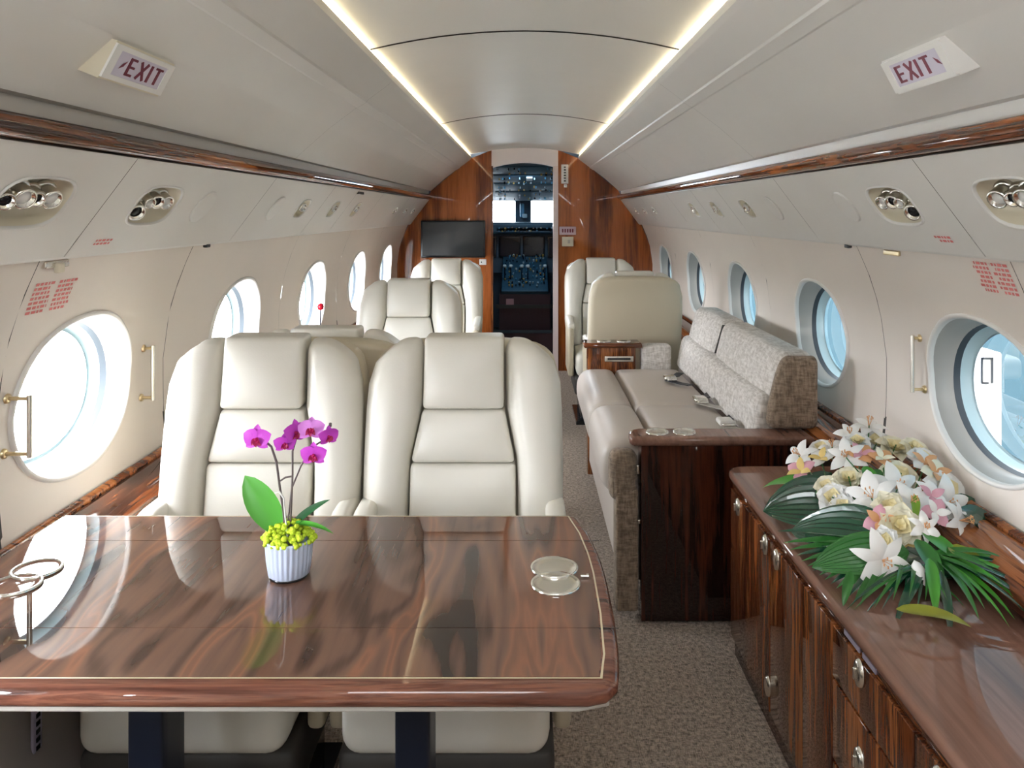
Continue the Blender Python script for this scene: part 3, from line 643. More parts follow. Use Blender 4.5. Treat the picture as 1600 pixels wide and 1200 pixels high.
# ------------------------------------------------------------------ exit signs
def exit_sign(s, y0, y1, label):
    """prism housing along the upper panel; the face looks down and inward"""
    A = (.676, 1.6270); B = (.709, 1.565)
    t = empty('exit_sign', (s * .68, (y0 + y1) / 2, 1.58), label=label, cat='exit sign', group='wedge-shaped exit signs')
    hb = MB().prism([(s * A[0], A[1]), (s * B[0], B[1]), (s * .742, 1.578), (s * .745, 1.600), (s * .70, 1.634)], 'y', y0, y1)
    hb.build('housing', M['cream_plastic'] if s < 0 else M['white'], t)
    up = Vector((s * (A[0] - B[0]), 0, A[1] - B[1])); H = up.length; up.normalize()
    rd = Vector((0, -s, 0)); n = rd.cross(up); n = n if n.x * s < 0 else -n
    L_ = y1 - y0; org = Vector((s * (A[0] + B[0]) / 2, (y0 + y1) / 2, (A[1] + B[1]) / 2))
    def fp(u, v, h): return org + rd * u + up * v + n * h
    def plate(mb, u0, u1, v0, v1, h0, h1):
        q = [(u0, v0), (u1, v0), (u1, v1), (u0, v1)]
        vs = [fp(u, v, h0) for u, v in q] + [fp(u, v, h1) for u, v in q]
        return mb.add(vs, [(0, 1, 2, 3), (7, 6, 5, 4), (0, 4, 5, 1), (1, 5, 6, 2), (2, 6, 7, 3), (3, 7, 4, 0)], False)
    hl = L_ / 2
    fr = MB()
    for q in ((-hl, hl, .0225, .0315), (-hl, hl, -.0315, -.0225), (-hl, -hl + .022, -.0225, .0225), (hl - .022, hl, -.0225, .0225)): plate(fr, *q, 0, .004)
    fr.build('face_frame', M['white'], t)
    plate(MB(), -hl + .02, hl - .02, -.0235, .0235, .0005, .002).build('face_plate', M['sign_face'], t)
    st = MB(); lh = .0165
    def stroke(u0, v0, u1, v1, w=.0045, wu=None):
        d = Vector((u1 - u0, v1 - v0)); p = Vector((-d.y, d.x)).normalized()
        # strokes are wider along the long side, as the letters are stretched
        px_, py_ = p.x * (wu or .0085) / 2, p.y * w / 2
        vs = [fp(u0 + px_, v0 + py_, .0028), fp(u0 - px_, v0 - py_, .0028), fp(u1 - px_, v1 - py_, .0028), fp(u1 + px_, v1 + py_, .0028)]
        vs += [v - n * .001 for v in vs]
        st.add(vs, [(0, 1, 2, 3), (4, 5, 6, 7), (0, 4, 5, 1), (1, 5, 6, 2), (2, 6, 7, 3), (3, 7, 4, 0)], False)
    sc = (L_ - .05) / .155
    o = -.068 if s > 0 else -.042
    def X(u): return (u + o) * sc
    e = X(0); stroke(e + .004, -lh, e + .004, lh); [stroke(e, v, e + .024, v) for v in (-lh + .002, 0, lh - .002)]
    e = X(.036); stroke(e, -lh, e + .026, lh); stroke(e, lh, e + .026, -lh)
    e = X(.074); stroke(e, -lh, e, lh)
    e = X(.088); stroke(e, lh - .002, e + .028, lh - .002); stroke(e + .014, -lh, e + .014, lh)
    st.build('lettering', M['maroon'], t)
    ar = MB()
    u, sg = (X(.128), 1) if s > 0 else (X(-.006), -1)
    pts = [(0, .009), (sg * .012, .002), (sg * .020, -.009), (sg * .007, -.003)]
    ar.add([fp(u + a, b, .0028) for a, b in pts], [(0, 1, 2, 3)], False).build('arrow', M['maroon'], t)
exit_sign(-1, 1.328, 1.545, 'lit exit sign with cream housing and maroon letters on the left upper panel')
exit_sign(1, 1.304, 1.517, 'lit exit sign with white housing and maroon letters on the right upper panel')

# ------------------------------------------------------------------ reading lights in the overhead panels
UNAMES = {.6: 'beside the camera', 1.44: 'nearest of its row', 1.92: 'second of its row', 3.18: 'third, small, forward of the flat oval cover', 3.70: 'small, middle one of three', 4.18: 'small, third of three', 5.45: 'tiny, by the bulkhead', 5.90: 'tiny, by the bulkhead', 6.32: 'tiny, last before the bulkhead'}
for s, side in ((-1, 'left'), (1, 'right')):
    pd = Vector((s * (psu(1)[0] - psu(0)[0]), 0, psu(1)[1] - psu(0)[1])); PL = pd.length; pn = Vector((-s * abs(pd.z), 0, -abs(pd.x))).normalized()
    for y in UNIT_Y:
        ru, rv = unit_size(y)
        x0, z0 = psu(.47); o0 = Vector((s * x0, y, z0))
        lab = {1.44: 'large recessed light with chrome swivel spots in the %s overhead panel, nearest the camera', 1.92: 'recessed light with chrome spots in the %s overhead panel, beside the larger oval cover',
               3.18: 'small recessed spot in the %s overhead panel, first after the flat oval cover', 3.70: 'small recessed spot in the %s overhead panel, middle of three', 4.18: 'small recessed spot in the %s overhead panel, third of three',
               .6: 'recessed light unit in the %s overhead panel, aft of the picture', 5.45: 'tiny recessed spot in the %s overhead panel near the bulkhead', 5.90: 'tiny recessed spot in the %s overhead panel, second from the bulkhead', 6.32: 'tiny recessed spot in the %s overhead panel, beside the bulkhead'}[y] % side
        t = empty('reading_light', o0, label=lab, cat='reading light', group='recessed reading lights in the %s overhead panel' % side)
        def rg(fu, fv, h, y=y, o0=o0, ru=ru, rv=rv, vs=0):
            r = []
            for k in range(36):
                a = 2 * pi * k / 36; q = (abs(cos(a)) ** 3.2 + abs(sin(a)) ** 3.2) ** (-1 / 3.2)
                r.append(o0 + Vector((0, 1, 0)) * (q * cos(a) * ru * fu) + pd * (q * sin(a) * rv * fv + vs) + pn * h)
            return r
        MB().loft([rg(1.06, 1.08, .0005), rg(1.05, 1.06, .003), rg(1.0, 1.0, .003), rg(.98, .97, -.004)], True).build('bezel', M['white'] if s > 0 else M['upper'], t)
        mb = MB().loft([rg(.985, .98, -.002), rg(.93, .90, -.018), rg(.8, .75, -.030), rg(.3, .3, -.034), rg(.01, .01, -.034)], True); mb.build('recess_bowl', M['cream_plastic'], t)
        if y < 2.5: sp_ = [(-.075, -.02, .016, 1), (-.035, -.05, .020, 0), (.005, -.045, .015, 1), (.045, -.05, .019, 0)] if y < 1.7 else [(-.068, .07, .020, 1), (-.045, -.04, .014, 0), (-.005, -.05, .017, 1), (.040, -.05, .018, 0)]
        elif y < 4.5: sp_ = [(-.012, -.03, .018, 0)] + ([(.025, .03, .012, 1)] if s > 0 else [])
        else: sp_ = [(0, -.01, .014, 0)]
        for (du, dv, r, k) in sp_:
            c = o0 + Vector((0, du, 0)) + pd * dv + pn * (-.016)
            ax = (pn * 1.0 + Vector((0, -.75 if k else -.5, 0)) + Vector((-s * .25, 0, -.15))).normalized()
            R = ax.to_track_quat('Z', 'Y').to_matrix()
            sp0 = MB().lathe([(0, -.014), (r * .55, -.014), (r * .95, -.006), (r, .004), (r * 1.05, .022), (r * 1.0, .026), (r * .8, .026), (r * .72, .018), (0, .018)], c, 20, R).build('spot', M['chrome'], t)
            MB().lathe([(r * .7, .0185), (r * .4, .021), (0, .0215)], c, 16, R).build('lens', M['white'] if k == 0 else M['black'], sp0)
            MB().lathe([(r * 1.05, -.012), (r * 1.25, -.010), (r * 1.25, -.004), (r * .98, -.002)], c, 20, R).build('collar', M['nickel'], t)
    # flat oval covers
    for yy in (2.20, 2.84):
        x0, z0 = psu(.47); o0 = Vector((s * x0, yy, z0)); rows = []
        for f, h in ((1.0, .0005), (.97, .004), (.9, .005), (.01, .005)):
            rows.append([o0 + Vector((0, .055 * f * cos(2 * pi * k / 32), 0)) + pd * (.20 * f * sin(2 * pi * k / 32)) + pn * h for k in range(32)])
        o = MB().loft(rows, True).build('oval_cover', M['upper'])
        tag(o, 'flat %s oval cover on the %s overhead panel' % ('larger' if yy < 2.5 else 'farther', side), 'cover', 'flat oval covers')
    # small speaker grille by the rail
    if s < 0:
        for yy, vv in ((4.0, .07),):
            x0, z0 = psu(vv); g = MB()
            for k in range(6): g.box((s * x0, yy - .06 + k * .024, z0), (.012, .012, .012))
            o = g.build('air_vent', M['dark_gap']); tag(o, 'small dark slotted vent just below the left wood rail', 'vent')

# ------------------------------------------------------------------ handles, latches and printed notices on the side walls
def grab(s, y, z0, z1, label, st=.055):
    xm = WX((z0 + z1) / 2)
    t = empty('grab_handle', (s * xm, y, (z0 + z1) / 2), label=label, cat='handle', group='wall handles of the emergency window panels')
    MB().tube([(s * (xm - st), y, z0 - .004), (s * (xm - st), y, z1 + .004)], .0055, 12).build('bar', M['nickel'], t)
    for z in (z0 + .004, z1 - .004):
        MB().tube([(s * (WX(z) + .002), y, z), (s * (xm - st), y, z)], .0042, 10).lathe([(.011, 0), (.010, .005), (.004, .006)], (s * WX(z), y, z), 16, Matrix.Rotation(radians(-s * 90), 3, 'Y')).build('post', M['brass'], t)
grab(-1, 1.665, .835, .958, 'chrome bar handle standing off the left wall in front of the nearest window')
grab(-1, 2.26, .815, .962, 'pale bar handle on the left wall between the nearest window and the chair', .035)
grab(1, 2.17, .858, 1.005, 'slim chrome bar handle on the right wall aft of the nearest window', .03)
def decal(name, s, y0, y1, z0, z1, rows, cols, label, mat, onpsu=False):
    mb = MB(); rnd = random.Random(int(y0 * 100))
    cw = (y1 - y0) / cols; rh = (z1 - z0) / rows
    for c in range(cols):
        for r in range(rows):
            y = y0 + c * cw + cw * .05; ye = y0 + (c + 1) * cw - cw * rnd.uniform(.08, .3)
            while y < ye:
                w = rnd.uniform(.006, .016); zc = z1 - rh * (r + .5)
                def q(yy, zz):
                    if onpsu: v = (1.455 - zz) / .207; return (s * (psu(v)[0] - .0016), yy, zz)
                    return (s * (WX(zz) - .0014), yy, zz)
                mb.add([q(y, zc - rh * .3), q(min(y + w, ye), zc - rh * .3), q(min(y + w, ye), zc + rh * .3), q(y, zc + rh * .3)], [(0, 1, 2, 3)], False)
                y += w + .004
    o = mb.build(name, mat); tag(o, label, 'notice'); return o
decal('printed_notice', -1, 1.66, 1.83, 1.125, 1.195, 7, 2, 'faded red two-column printed notice on the left wall above the nearest window', M['red'])
decal('printed_notice', 1, 1.655, 1.80, 1.165, 1.235, 7, 2, 'red two-column printed notice on the right wall above the nearest window', M['red'])
decal('printed_notice', -1, 1.755, 1.845, 1.268, 1.283, 2, 1, 'small red printed notice at the foot of the left overhead panel', M['red'], True)
decal('printed_notice', 1, 1.76, 1.84, 1.273, 1.29, 2, 1, 'small red printed notice at the foot of the right overhead panel', M['red'], True)
h = empty('panel_latch', (-1.0, 1.70, 1.235), label='small cream latch where the left window panel meets the overhead panel', cat='latch')
MB().rbox((-.998, 1.70, 1.232), (.014, .085, .016), .004).build('plate', M['nickel'], h); MB().rbox((-.989, 1.70, 1.224), (.014, .022, .022), .004).build('catch', M['cream_plastic'], h)
for s, y, lab in ((-1, 2.46, 'tiny dark clip at the foot of the left overhead panel'), (1, 2.42, 'tiny dark clip at the foot of the right overhead panel')):
    tag(MB().rbox((s * .978, y, 1.240), (.014, .030, .012), .004).build('trim_clip', M['black']), lab, 'clip')
tag(MB().rbox((.995, 2.17, 1.232), (.008, .09, .014), .003).build('panel_latch', M['brass']), 'thin brass latch plate under the right overhead panel', 'latch')

# ------------------------------------------------------------------ forward bulkhead fittings
mon = empty('wall_monitor', (-.607, Y1 - .03, 1.12), label='black flat monitor on the left rosewood bulkhead', cat='monitor')
MB().rbox((-.607, Y1 - .02, 1.12), (.545, .035, .315), .006).build('casing', M['black'], mon)
MB().box((-.607, Y1 - .0385, 1.122), (.515, .002, .285)).build('screen', principled('screen', (.018, .022, .026), .12), mon)
def wallplate(name, px0, py0, px1, py1, mat, lab, cat, marks=None, mmat=None):
    a, b = at(px0, py0, Y1), at(px1, py1, Y1); c = (a + b) / 2
    t = empty(name, (c.x, Y1, c.z), label=lab, cat=cat)
    MB().rbox((c.x, Y1 - .004, c.z), (abs(b.x - a.x), .008, abs(a.z - b.z)), .003, 2, 1).build('plate', mat, t)
    m = MB()
    for (u, v, w, hh) in marks or []: m.box((lerp(a.x, b.x, u), Y1 - .009, lerp(a.z, b.z, v)), (w, .002, hh))
    if marks: m.build('marks', mmat or M['black'], t)
wallplate('handhold_placard', 877, 257, 888, 287, M['white'], 'tall narrow white placard with dark marks high beside the cockpit door', 'placard', [(.5, k / 7, .018, .012) for k in range(1, 7)])
wallplate('door_button', 881, 288, 886, 293, M['white'], 'tiny round white button under the tall placard by the cockpit door', 'button', [(.5, .5, .006, .006)])
wallplate('sign_plate', 874, 354, 900, 367, principled('pink_label', (.66, .50, .56), .5), 'pale pink rectangular label on the right bulkhead above the switch', 'sign', [(.2 + .15 * k, .5, .012, .03) for k in range(5)], M['maroon'])
wallplate('switch_plate', 878, 370, 896, 385, M['cream_plastic'], 'cream switch plate on the right bulkhead below the pink label', 'switch', [(.6, .5, .02, .03)], M['grey_lip'])
wallplate('switch_plate', 749, 405, 760, 414, M['white'], 'small white switch on the left bulkhead beside the monitor', 'switch', [(.3, .5, .01, .01)])

# ------------------------------------------------------------------ flight deck
PB = principled('panel_teal', (.030, .085, .13), .45); PB2 = principled('panel_grey', (.07, .11, .15), .5); MR = principled('pedestal_maroon', (.055, .022, .030), .55)
KN = [principled('knob_pale', (.55, .65, .70), .3), principled('knob_blue', (.10, .32, .50), .3), M['black'], principled('knob_amber', (.6, .35, .08), .4)]
rn = random.Random(3)
def knobs(parent, o, u, v, n, nu, nv, name='switches', pr=(.3, .35, .3, .05)):
    u, v, n = Vector(u), Vector(v), Vector(n).normalized()
    for ki in range(4):
        mb = MB()
        for i in range(nu):
            for j in range(nv):
                k = rn.choices(range(4), pr)[0]
                if (i * 7 + j * 3 + (k)) % 4 != ki: continue
                p = Vector(o) + u * ((i + .5 + rn.uniform(-.2, .2)) / nu) + v * ((j + .5 + rn.uniform(-.2, .2)) / nv)
                r = rn.uniform(.005, .011); mb.tube([p, p + n * rn.uniform(.01, .022)], r, 6)
        if mb.v: mb.build(name, KN[ki], parent, kind='stuff')
ov = empty('overhead_panel', (0, 7.9, 1.6), label='blue sloping overhead switch panel inside the cockpit', cat='instrument panel')
sl = Vector((0, .95, -.33)); R = Matrix.Rotation(atan2(-.33, .95), 3, 'X')
MB().rbox((0, 7.87, 1.645), (.72, 1.0, .03), .006, rot=R).build('panel', PB2, ov)
for k in range(4): MB().rbox((0, 7.52 + k * .21, 1.749 - k * .073), (.60, .185, .012), .004, rot=R).build('switch_row', PB, ov)
knobs(ov, (-.28, 7.42, 1.772), (.56, 0, 0), (0, .85, -.295), (0, -.3, -1), 11, 8)
o = at(828, 283, 8.0); MB().rbox((.045, 7.70, 1.672), (.06, .07, .02), .004, rot=R).build('placard', M['white'], ov)
co = empty('compass', (-.02, 8.5, 1.36), label='pale standby compass on the windscreen centre post', cat='compass')
MB().rbox((-.03, 8.56, 1.37), (.045, .05, .15), .015).build('housing', KN[1], co); MB().rbox((.0, 8.53, 1.31), (.05, .03, .045), .01).build('face', KN[0], co)
ip = empty('instrument_panel', (0, 8.4, 1.0), label='teal instrument panel with two dark displays in the cockpit', cat='instrument panel')
MB().rbox((0, 8.42, 1.185), (1.5, .28, .12), .03).build('glareshield', PB, ip)
MB().box((0, 8.50, .93), (1.5, .05, .44)).build('panel', PB2, ip)
MB().box((0, 8.285, 1.165), (.58, .01, .045)).build('mode_strip', PB2, ip)
knobs(ip, (-.29, 8.28, 1.14), (.58, 0, 0), (0, 0, .06), (0, -1, 0), 16, 2)
for x0, x1 in ((-.275, -.045), (-.02, .21), (-.55, -.30), (.24, .50)):
    d_ = MB().rbox(((x0 + x1) / 2, 8.462, .985), (x1 - x0, .03, .225), .006).build('display', M['black'], ip)
    MB().box(((x0 + x1) / 2, 8.446, .985), (x1 - x0 - .03, .003, .19)).build('screen', principled('display_glass', (.01, .012, .02), .1), d_)
pdl = empty('centre_pedestal', (0, 8.0, 0), label='cockpit centre pedestal crowded with levers and knobs over a maroon base', cat='pedestal')
R2 = Matrix.Rotation(atan2(.30, .62), 3, 'X')
MB().rbox((0, 8.12, .715), (.46, .70, .04), .01, rot=R2).build('console', PB, pdl)
MB().box((0, 8.10, .28), (.50, .60, .54)).build('base', MR, pdl)
MB().box((0, 7.795, .43), (.56, .02, .035)).build('kick_band', M['dark_gap'], pdl)
knobs(pdl, (-.21, 7.84, .612), (.42, 0, 0), (0, .58, .285), (0, -.45, 1), 12, 12, pr=(.35, .4, .2, .08))
for x in (-.20, -.14, -.03, .03, .20):
    l = MB().tube([(x, 8.0, .68), (x, 7.95, .80)], .006, 8).build('lever', M['navy'], pdl)
    MB().rbox((x, 7.94, .815), (.035, .03, .03), .01).build('lever_knob', M['white'], l)
MB().box((-.145, 7.795, .475), (.075, .012, .06)).build('pink_plate', principled('pink_plate', (.55, .30, .32), .5), pdl)
MB().box((0, 7.60, .10), (1.9, .04, .20)).build('step_riser', MR, kind='structure')  # riser of the raised cockpit floor step
MB().box((0, 7.79, .19), (1.9, .40, .02)).build('step_tread', M['dark_gap'], kind='structure')  # tread of the cockpit floor step
p0 = None
for sx, lab in ((-1, 'dark pilot seat left of the cockpit aisle'), (1, 'dark pilot seat right of the cockpit aisle')):
    ps = empty('pilot_seat', (sx * .54, 7.65, 0), label=lab, cat='seat', group='pilot seats')
    MB().rbox((sx * .54, 7.50, .80), (.44, .12, .72), .05, 4, 4).build('backrest', M['navy'], ps); MB().rbox((sx * .54, 7.74, .45), (.44, .46, .13), .04).build('seat_cushion', M['navy'], ps)
    MB().rbox((sx * .54, 7.75, .20), (.30, .30, .38), .02).build('pedestal', M['black'], ps); MB().rbox((sx * .54, 7.50, 1.20), (.22, .09, .16), .03).build('headrest', M['navy'], ps)
    MB().rbox((sx * .335, 7.66, .68), (.04, .30, .05), .015).build('armrest', KN[0], ps)
    MB().tube([(sx * .33, 7.45, 1.05), (sx * .305, 7.43, .7), (sx * .31, 7.45, .42)], .010, 8).build('harness', KN[0], ps)
MB().box((0, 6.83, .004), (.56, .12, .012)).build('threshold', M['white'], kind='structure')

# ------------------------------------------------------------------ potted orchid on the table
OX, OY = -.416, 1.412
def op(px, py, dd=0): return at(px, py, OY + dd)
orc = empty('potted_orchid', (OX, OY, ZT), label='magenta orchid in a ribbed pale blue-white pot on the rosewood table', cat='plant')
POT = principled('pot_glaze', (.50, .56, .70), .35)
MB().lathe([(0, .002), (.0335, .002), (.0355, .004), (.0385, .03), (.0405, .060), (.041, .064), (.0395, .0655), (.0375, .064), (.036, .050), (0, .050)], (OX, OY, ZT + .0025), 216, wob=lambda a, z: 1 + (.024 * cos(a * 27) if .004 < z < .0625 else 0)).build('pot', POT, orc)
MB().lathe([(0, 0), (.034, 0), (.035, .003), (.034, .004)], (OX, OY, ZT + .0012), 32).build('pot_foot', M['black'], orc)
MOSS = principled('moss', (.52, .68, .03), .8, bump=(300, 1)); LEAF = principled('orchid_leaf', (.07, .33, .03), .35); STEM = principled('orchid_stem', (.10, .075, .07), .5)
mb = MB(); rq = random.Random(5)
for k in range(170):
    a = rq.uniform(0, 2 * pi); r = .047 * sqrt(rq.random()); h = .066 + .030 * (1 - (r / .05) ** 2) * rq.uniform(.4, 1.1) + (0 if r < .036 else -.004)
    c = Vector((OX - .002 + r * cos(a), OY + r * sin(a) * .8, ZT + h)); q = rq.uniform(.003, .0068)
    mb.lathe([(0, -q), (q * .8, -q * .6), (q * 1.0, 0), (q * .7, q * .7), (0, q)], c, 6, Matrix.Rotation(rq.uniform(0, 3), 3, 'X') @ Matrix.Rotation(rq.uniform(0, 3), 3, 'Y'), wob=lambda a, z: 1 + .3 * sin(a * 3 + z * 900))
mb.build('moss', MOSS, orc, kind='stuff')
def leaf(b, tip, nrm, w, mat, name, parent, curl=.3, cup=.1, wide=.5, rib=None, **kw):
    b, tip = Vector(b), Vector(tip)
    o = MB().petal(b, tip - b, nrm, (tip - b).length * (1.06), w, curl, cup, nu=18 if name == 'broad_leaf' else 6, nv=10, wide=wide, pleat=.004 if name == 'broad_leaf' else 0).build(name, mat, parent, **kw); return o
leaf(op(446, 842), op(384, 748, .0), (.15, -1, .35), .050, LEAF, 'leaf', orc, .12, .12, .6)
leaf(op(446, 840, -.01), op(402, 790, .03), (.3, -.8, .8), .030, LEAF, 'leaf', orc, .3, .2)
leaf(op(454, 826), op(510, 778, .02), (-.3, -.6, 1), .018, principled('orchid_leaf_dark', (.03, .14, .05), .4), 'leaf', orc, .15, .3)
leaf(op(452, 818), op(518, 822, -.02), (0, -.3, 1), .012, LEAF, 'leaf', orc, .25, .3)
MB().tube([op(447, 855), op(443, 800), op(437, 760), op(432, 722), op(424, 698), op(408, 684)], .0022, 8).build('stem', STEM, orc)
MB().tube([op(452, 852), op(455, 790), op(457, 740), op(457, 705), op(462, 688)], .0018, 8).build('stem', STEM, orc)
MB().tube([op(448, 830), op(456, 762), op(470, 728), op(480, 712), op(495, 694), op(512, 684)], .0016, 8).build('stem', STEM, orc)
MB().tube([op(437, 752), op(446, 746), op(458, 744)], .0016, 6).build('stem_tie', STEM, orc)
MB().tube([op(430, 770, -.01), op(436, 768, -.015), op(443, 778, -.015), op(445, 800, -.012), op(449, 838, -.01)], .0016, 6).build('support_clip', M['white'], orc)
MG = principled('orchid_magenta', (.55, .045, .56), .5, sheen=.3); ML = principled('orchid_pale', (.66, .22, .70), .5); MRD = principled('orchid_lip', (.42, .01, .10), .4)
def orchid(c, n, size, mat, name='blossom'):
    n = Vector(n).normalized(); up = Vector((0, 0, 1)); up = (up - n * up.dot(n)).normalized(); sd = up.cross(n)
    mb = MB(); L = size / 2
    for ang, w, l in ((90, .62, 1.0), (215, .60, .95), (325, .60, .95)):
        a = radians(ang); mb.petal(c, sd * cos(a) + up * sin(a) + n * .1, n, L * l, L * w, .15, .1, nu=4, nv=6, tipw=.25)
    for ang in (20, 160):
        a = radians(ang); mb.petal(c + n * .001, sd * cos(a) + up * sin(a) + n * .12, n, L * 1.05, L * 1.05, .2, .08, nu=6, nv=6, tipw=.15)
    b = mb.build(name, mat, orc)
    m2 = MB()
    for a in (-40, 0, 40):
        q = radians(a); m2.petal(c + n * .002, -up * cos(q) + sd * sin(q) + n * .5, n, L * .55, L * .34, .5, .4, nu=3, nv=4, tipw=.3)
    m2.lathe([(0, -.002), (L * .13, 0), (L * .1, L * .25), (0, L * .3)], c, 8, n.to_track_quat('Z', 'Y').to_matrix())
    m2.build('lip', MRD, b)
for px, py, sz, n, m in ((402, 686, .047, (-.1, -1, .1), MG), (445, 693, .036, (.3, -1, -.1), MG), (461, 676, .044, (.9, -.7, .1), MG), (486, 672, .044, (.1, -.9, .5), ML), (513, 682, .036, (.7, -.8, 0), MG), (490, 711, .043, (.05, -1, 0), MG)):
    orchid(op(px, py, -.012), n, sz * 1.12, m)
MB().rbox(op(516, 664), (.005, .005, .008), .002).build('bud', STEM, orc)
# red blossom bud beyond (single red tip above the far chairs)
rb = empty('red_knob', at(501, 479, 3.4), label='small glossy red knob on a thin stalk in front of the third left window', cat='knob')
MB().lathe([(0, -.016), (.011, -.012), (.014, 0), (.010, .011), (0, .014)], at(501, 479, 3.4), 14).build('head', principled('red_gloss', (.62, .01, .03), .25), rb)
MB().tube([at(501, 482, 3.4), at(500, 520, 3.42), (at(500, 560, 3.45))], .003, 6).build('stalk', M['navy'], rb)

# ------------------------------------------------------------------ flower arrangement on the sideboard
fa = empty('flower_arrangement', (.84, 1.85, .552), label='white lily and rose arrangement with long green leaves on the sideboard', cat='flowers')
WH = principled('petal_white', (.88, .88, .86), .5, sheen=.2); CRM = principled('petal_cream', (.88, .84, .66), .5, sheen=.2); YEL = principled('petal_yellow', (.80, .60, .22), .5)
PNK = principled('petal_pink', (.72, .38, .46), .5); ORG = principled('petal_peach', (.72, .38, .18), .5); GRN = principled('flower_green', (.22, .40, .04), .5)
DG = principled('leaf_dark', (.008, .060, .028), .2, coat=.8); BG = principled('leaf_bright', (.055, .26, .025), .35); MGN = principled('leaf_mid', (.028, .15, .025), .35); YG = principled('leaf_yellow', (.22, .24, .02), .4)
cen = Vector((.84, 1.95, .56)); rf = random.Random(11); RC = principled('rose_heart', (.86, .76, .45), .5)
def fnorm(p, k=.55): return ((p - cen).normalized() * k + Vector((-.25, -.75, .55))).normalized()
def frame(n):
    up = Vector((0, 0, 1)); up = (up - n * up.dot(n)).normalized(); return up, up.cross(n)
def flower(kind, px, py, d, size, mats=None, n=None, spin=0):
    c = at(px, py, d); n = Vector(n).normalized() if n else fnorm(c); up, sd = frame(n); L = size / 2
    if kind == 'lily':
        mb = MB()
        for k in range(6):
            a = radians(60 * k + spin); dr = sd * cos(a) + up * sin(a)
            mb.petal(c - n * L * .25, dr + n * (.55 if k % 2 else .45), n, L * 1.2, L * (.62 if k % 2 else .46), .75, -.10, nu=4, nv=8, tipw=.15)
        o = mb.build('lily', mats or WH, fa)
        m2 = MB()
        for k in range(6):
            a = radians(60 * k + 30); q = c + n * L * .45 + (sd * cos(a) + up * sin(a)) * L * .16
            m2.tube([c - n * L * .2, q], .0007, 4).rbox(q, (.003, .003, .006), .001, 1, 1)
        m2.build('stamens', ORG, o)
    elif kind == 'rose':
        mb = MB(); core = MB(); main = mb
        for ring, (cnt, l, w, op_) in enumerate(((3, .62, .62, 1.9), (4, .75, .8, 1.25), (5, .95, .95, .75), (6, 1.1, 1.05, .35))):
            mb = core if ring < 2 else main
            for k in range(cnt):
                a = 2 * pi * k / cnt + ring * .7 + spin; dr = sd * cos(a) + up * sin(a)
                mb.petal(c - n * L * .55 + dr * L * .08 * ring, dr + n * op_, n - dr * 1.5, L * l, L * w, .25 - .1 * (3 - ring) * .5 + .1, .22, nu=4, nv=5, tipw=.4, ruffle=.0012)
        o = main.build('rose', mats or CRM, fa); core.build('rose_heart', RC, o)
    elif kind == 'alstro':
        base, ac = mats
        mb = MB()
        for k in range(3):
            a = radians(120 * k + 30 + spin); dr = sd * cos(a) + up * sin(a)
            mb.petal(c, dr + n * .5, n, L * 1.05, L * .8, .5, -.1, nu=4, nv=5, tipw=.2)
        o = mb.build('alstroemeria', base, fa)
        m2 = MB()
        for k in range(3):
            a = radians(120 * k + 90 + spin); dr = sd * cos(a) + up * sin(a)
            m2.petal(c + n * .002, dr + n * .75, n, L * .95, L * .45, .45, -.1, nu=3, nv=5, tipw=.2)
        m2.build('inner_petals', ac, o)
    elif kind == 'bud':
        R = n.to_track_quat('Z', 'Y').to_matrix()
        o = MB().lathe([(0, -L), (L * .35, -L * .7), (L * .55, -.1 * L), (L * .42, L * .5), (0, L)], c, 12, R, wob=lambda a, z: 1 + .08 * cos(3 * a)).build('lily_bud', mats or WH, fa)
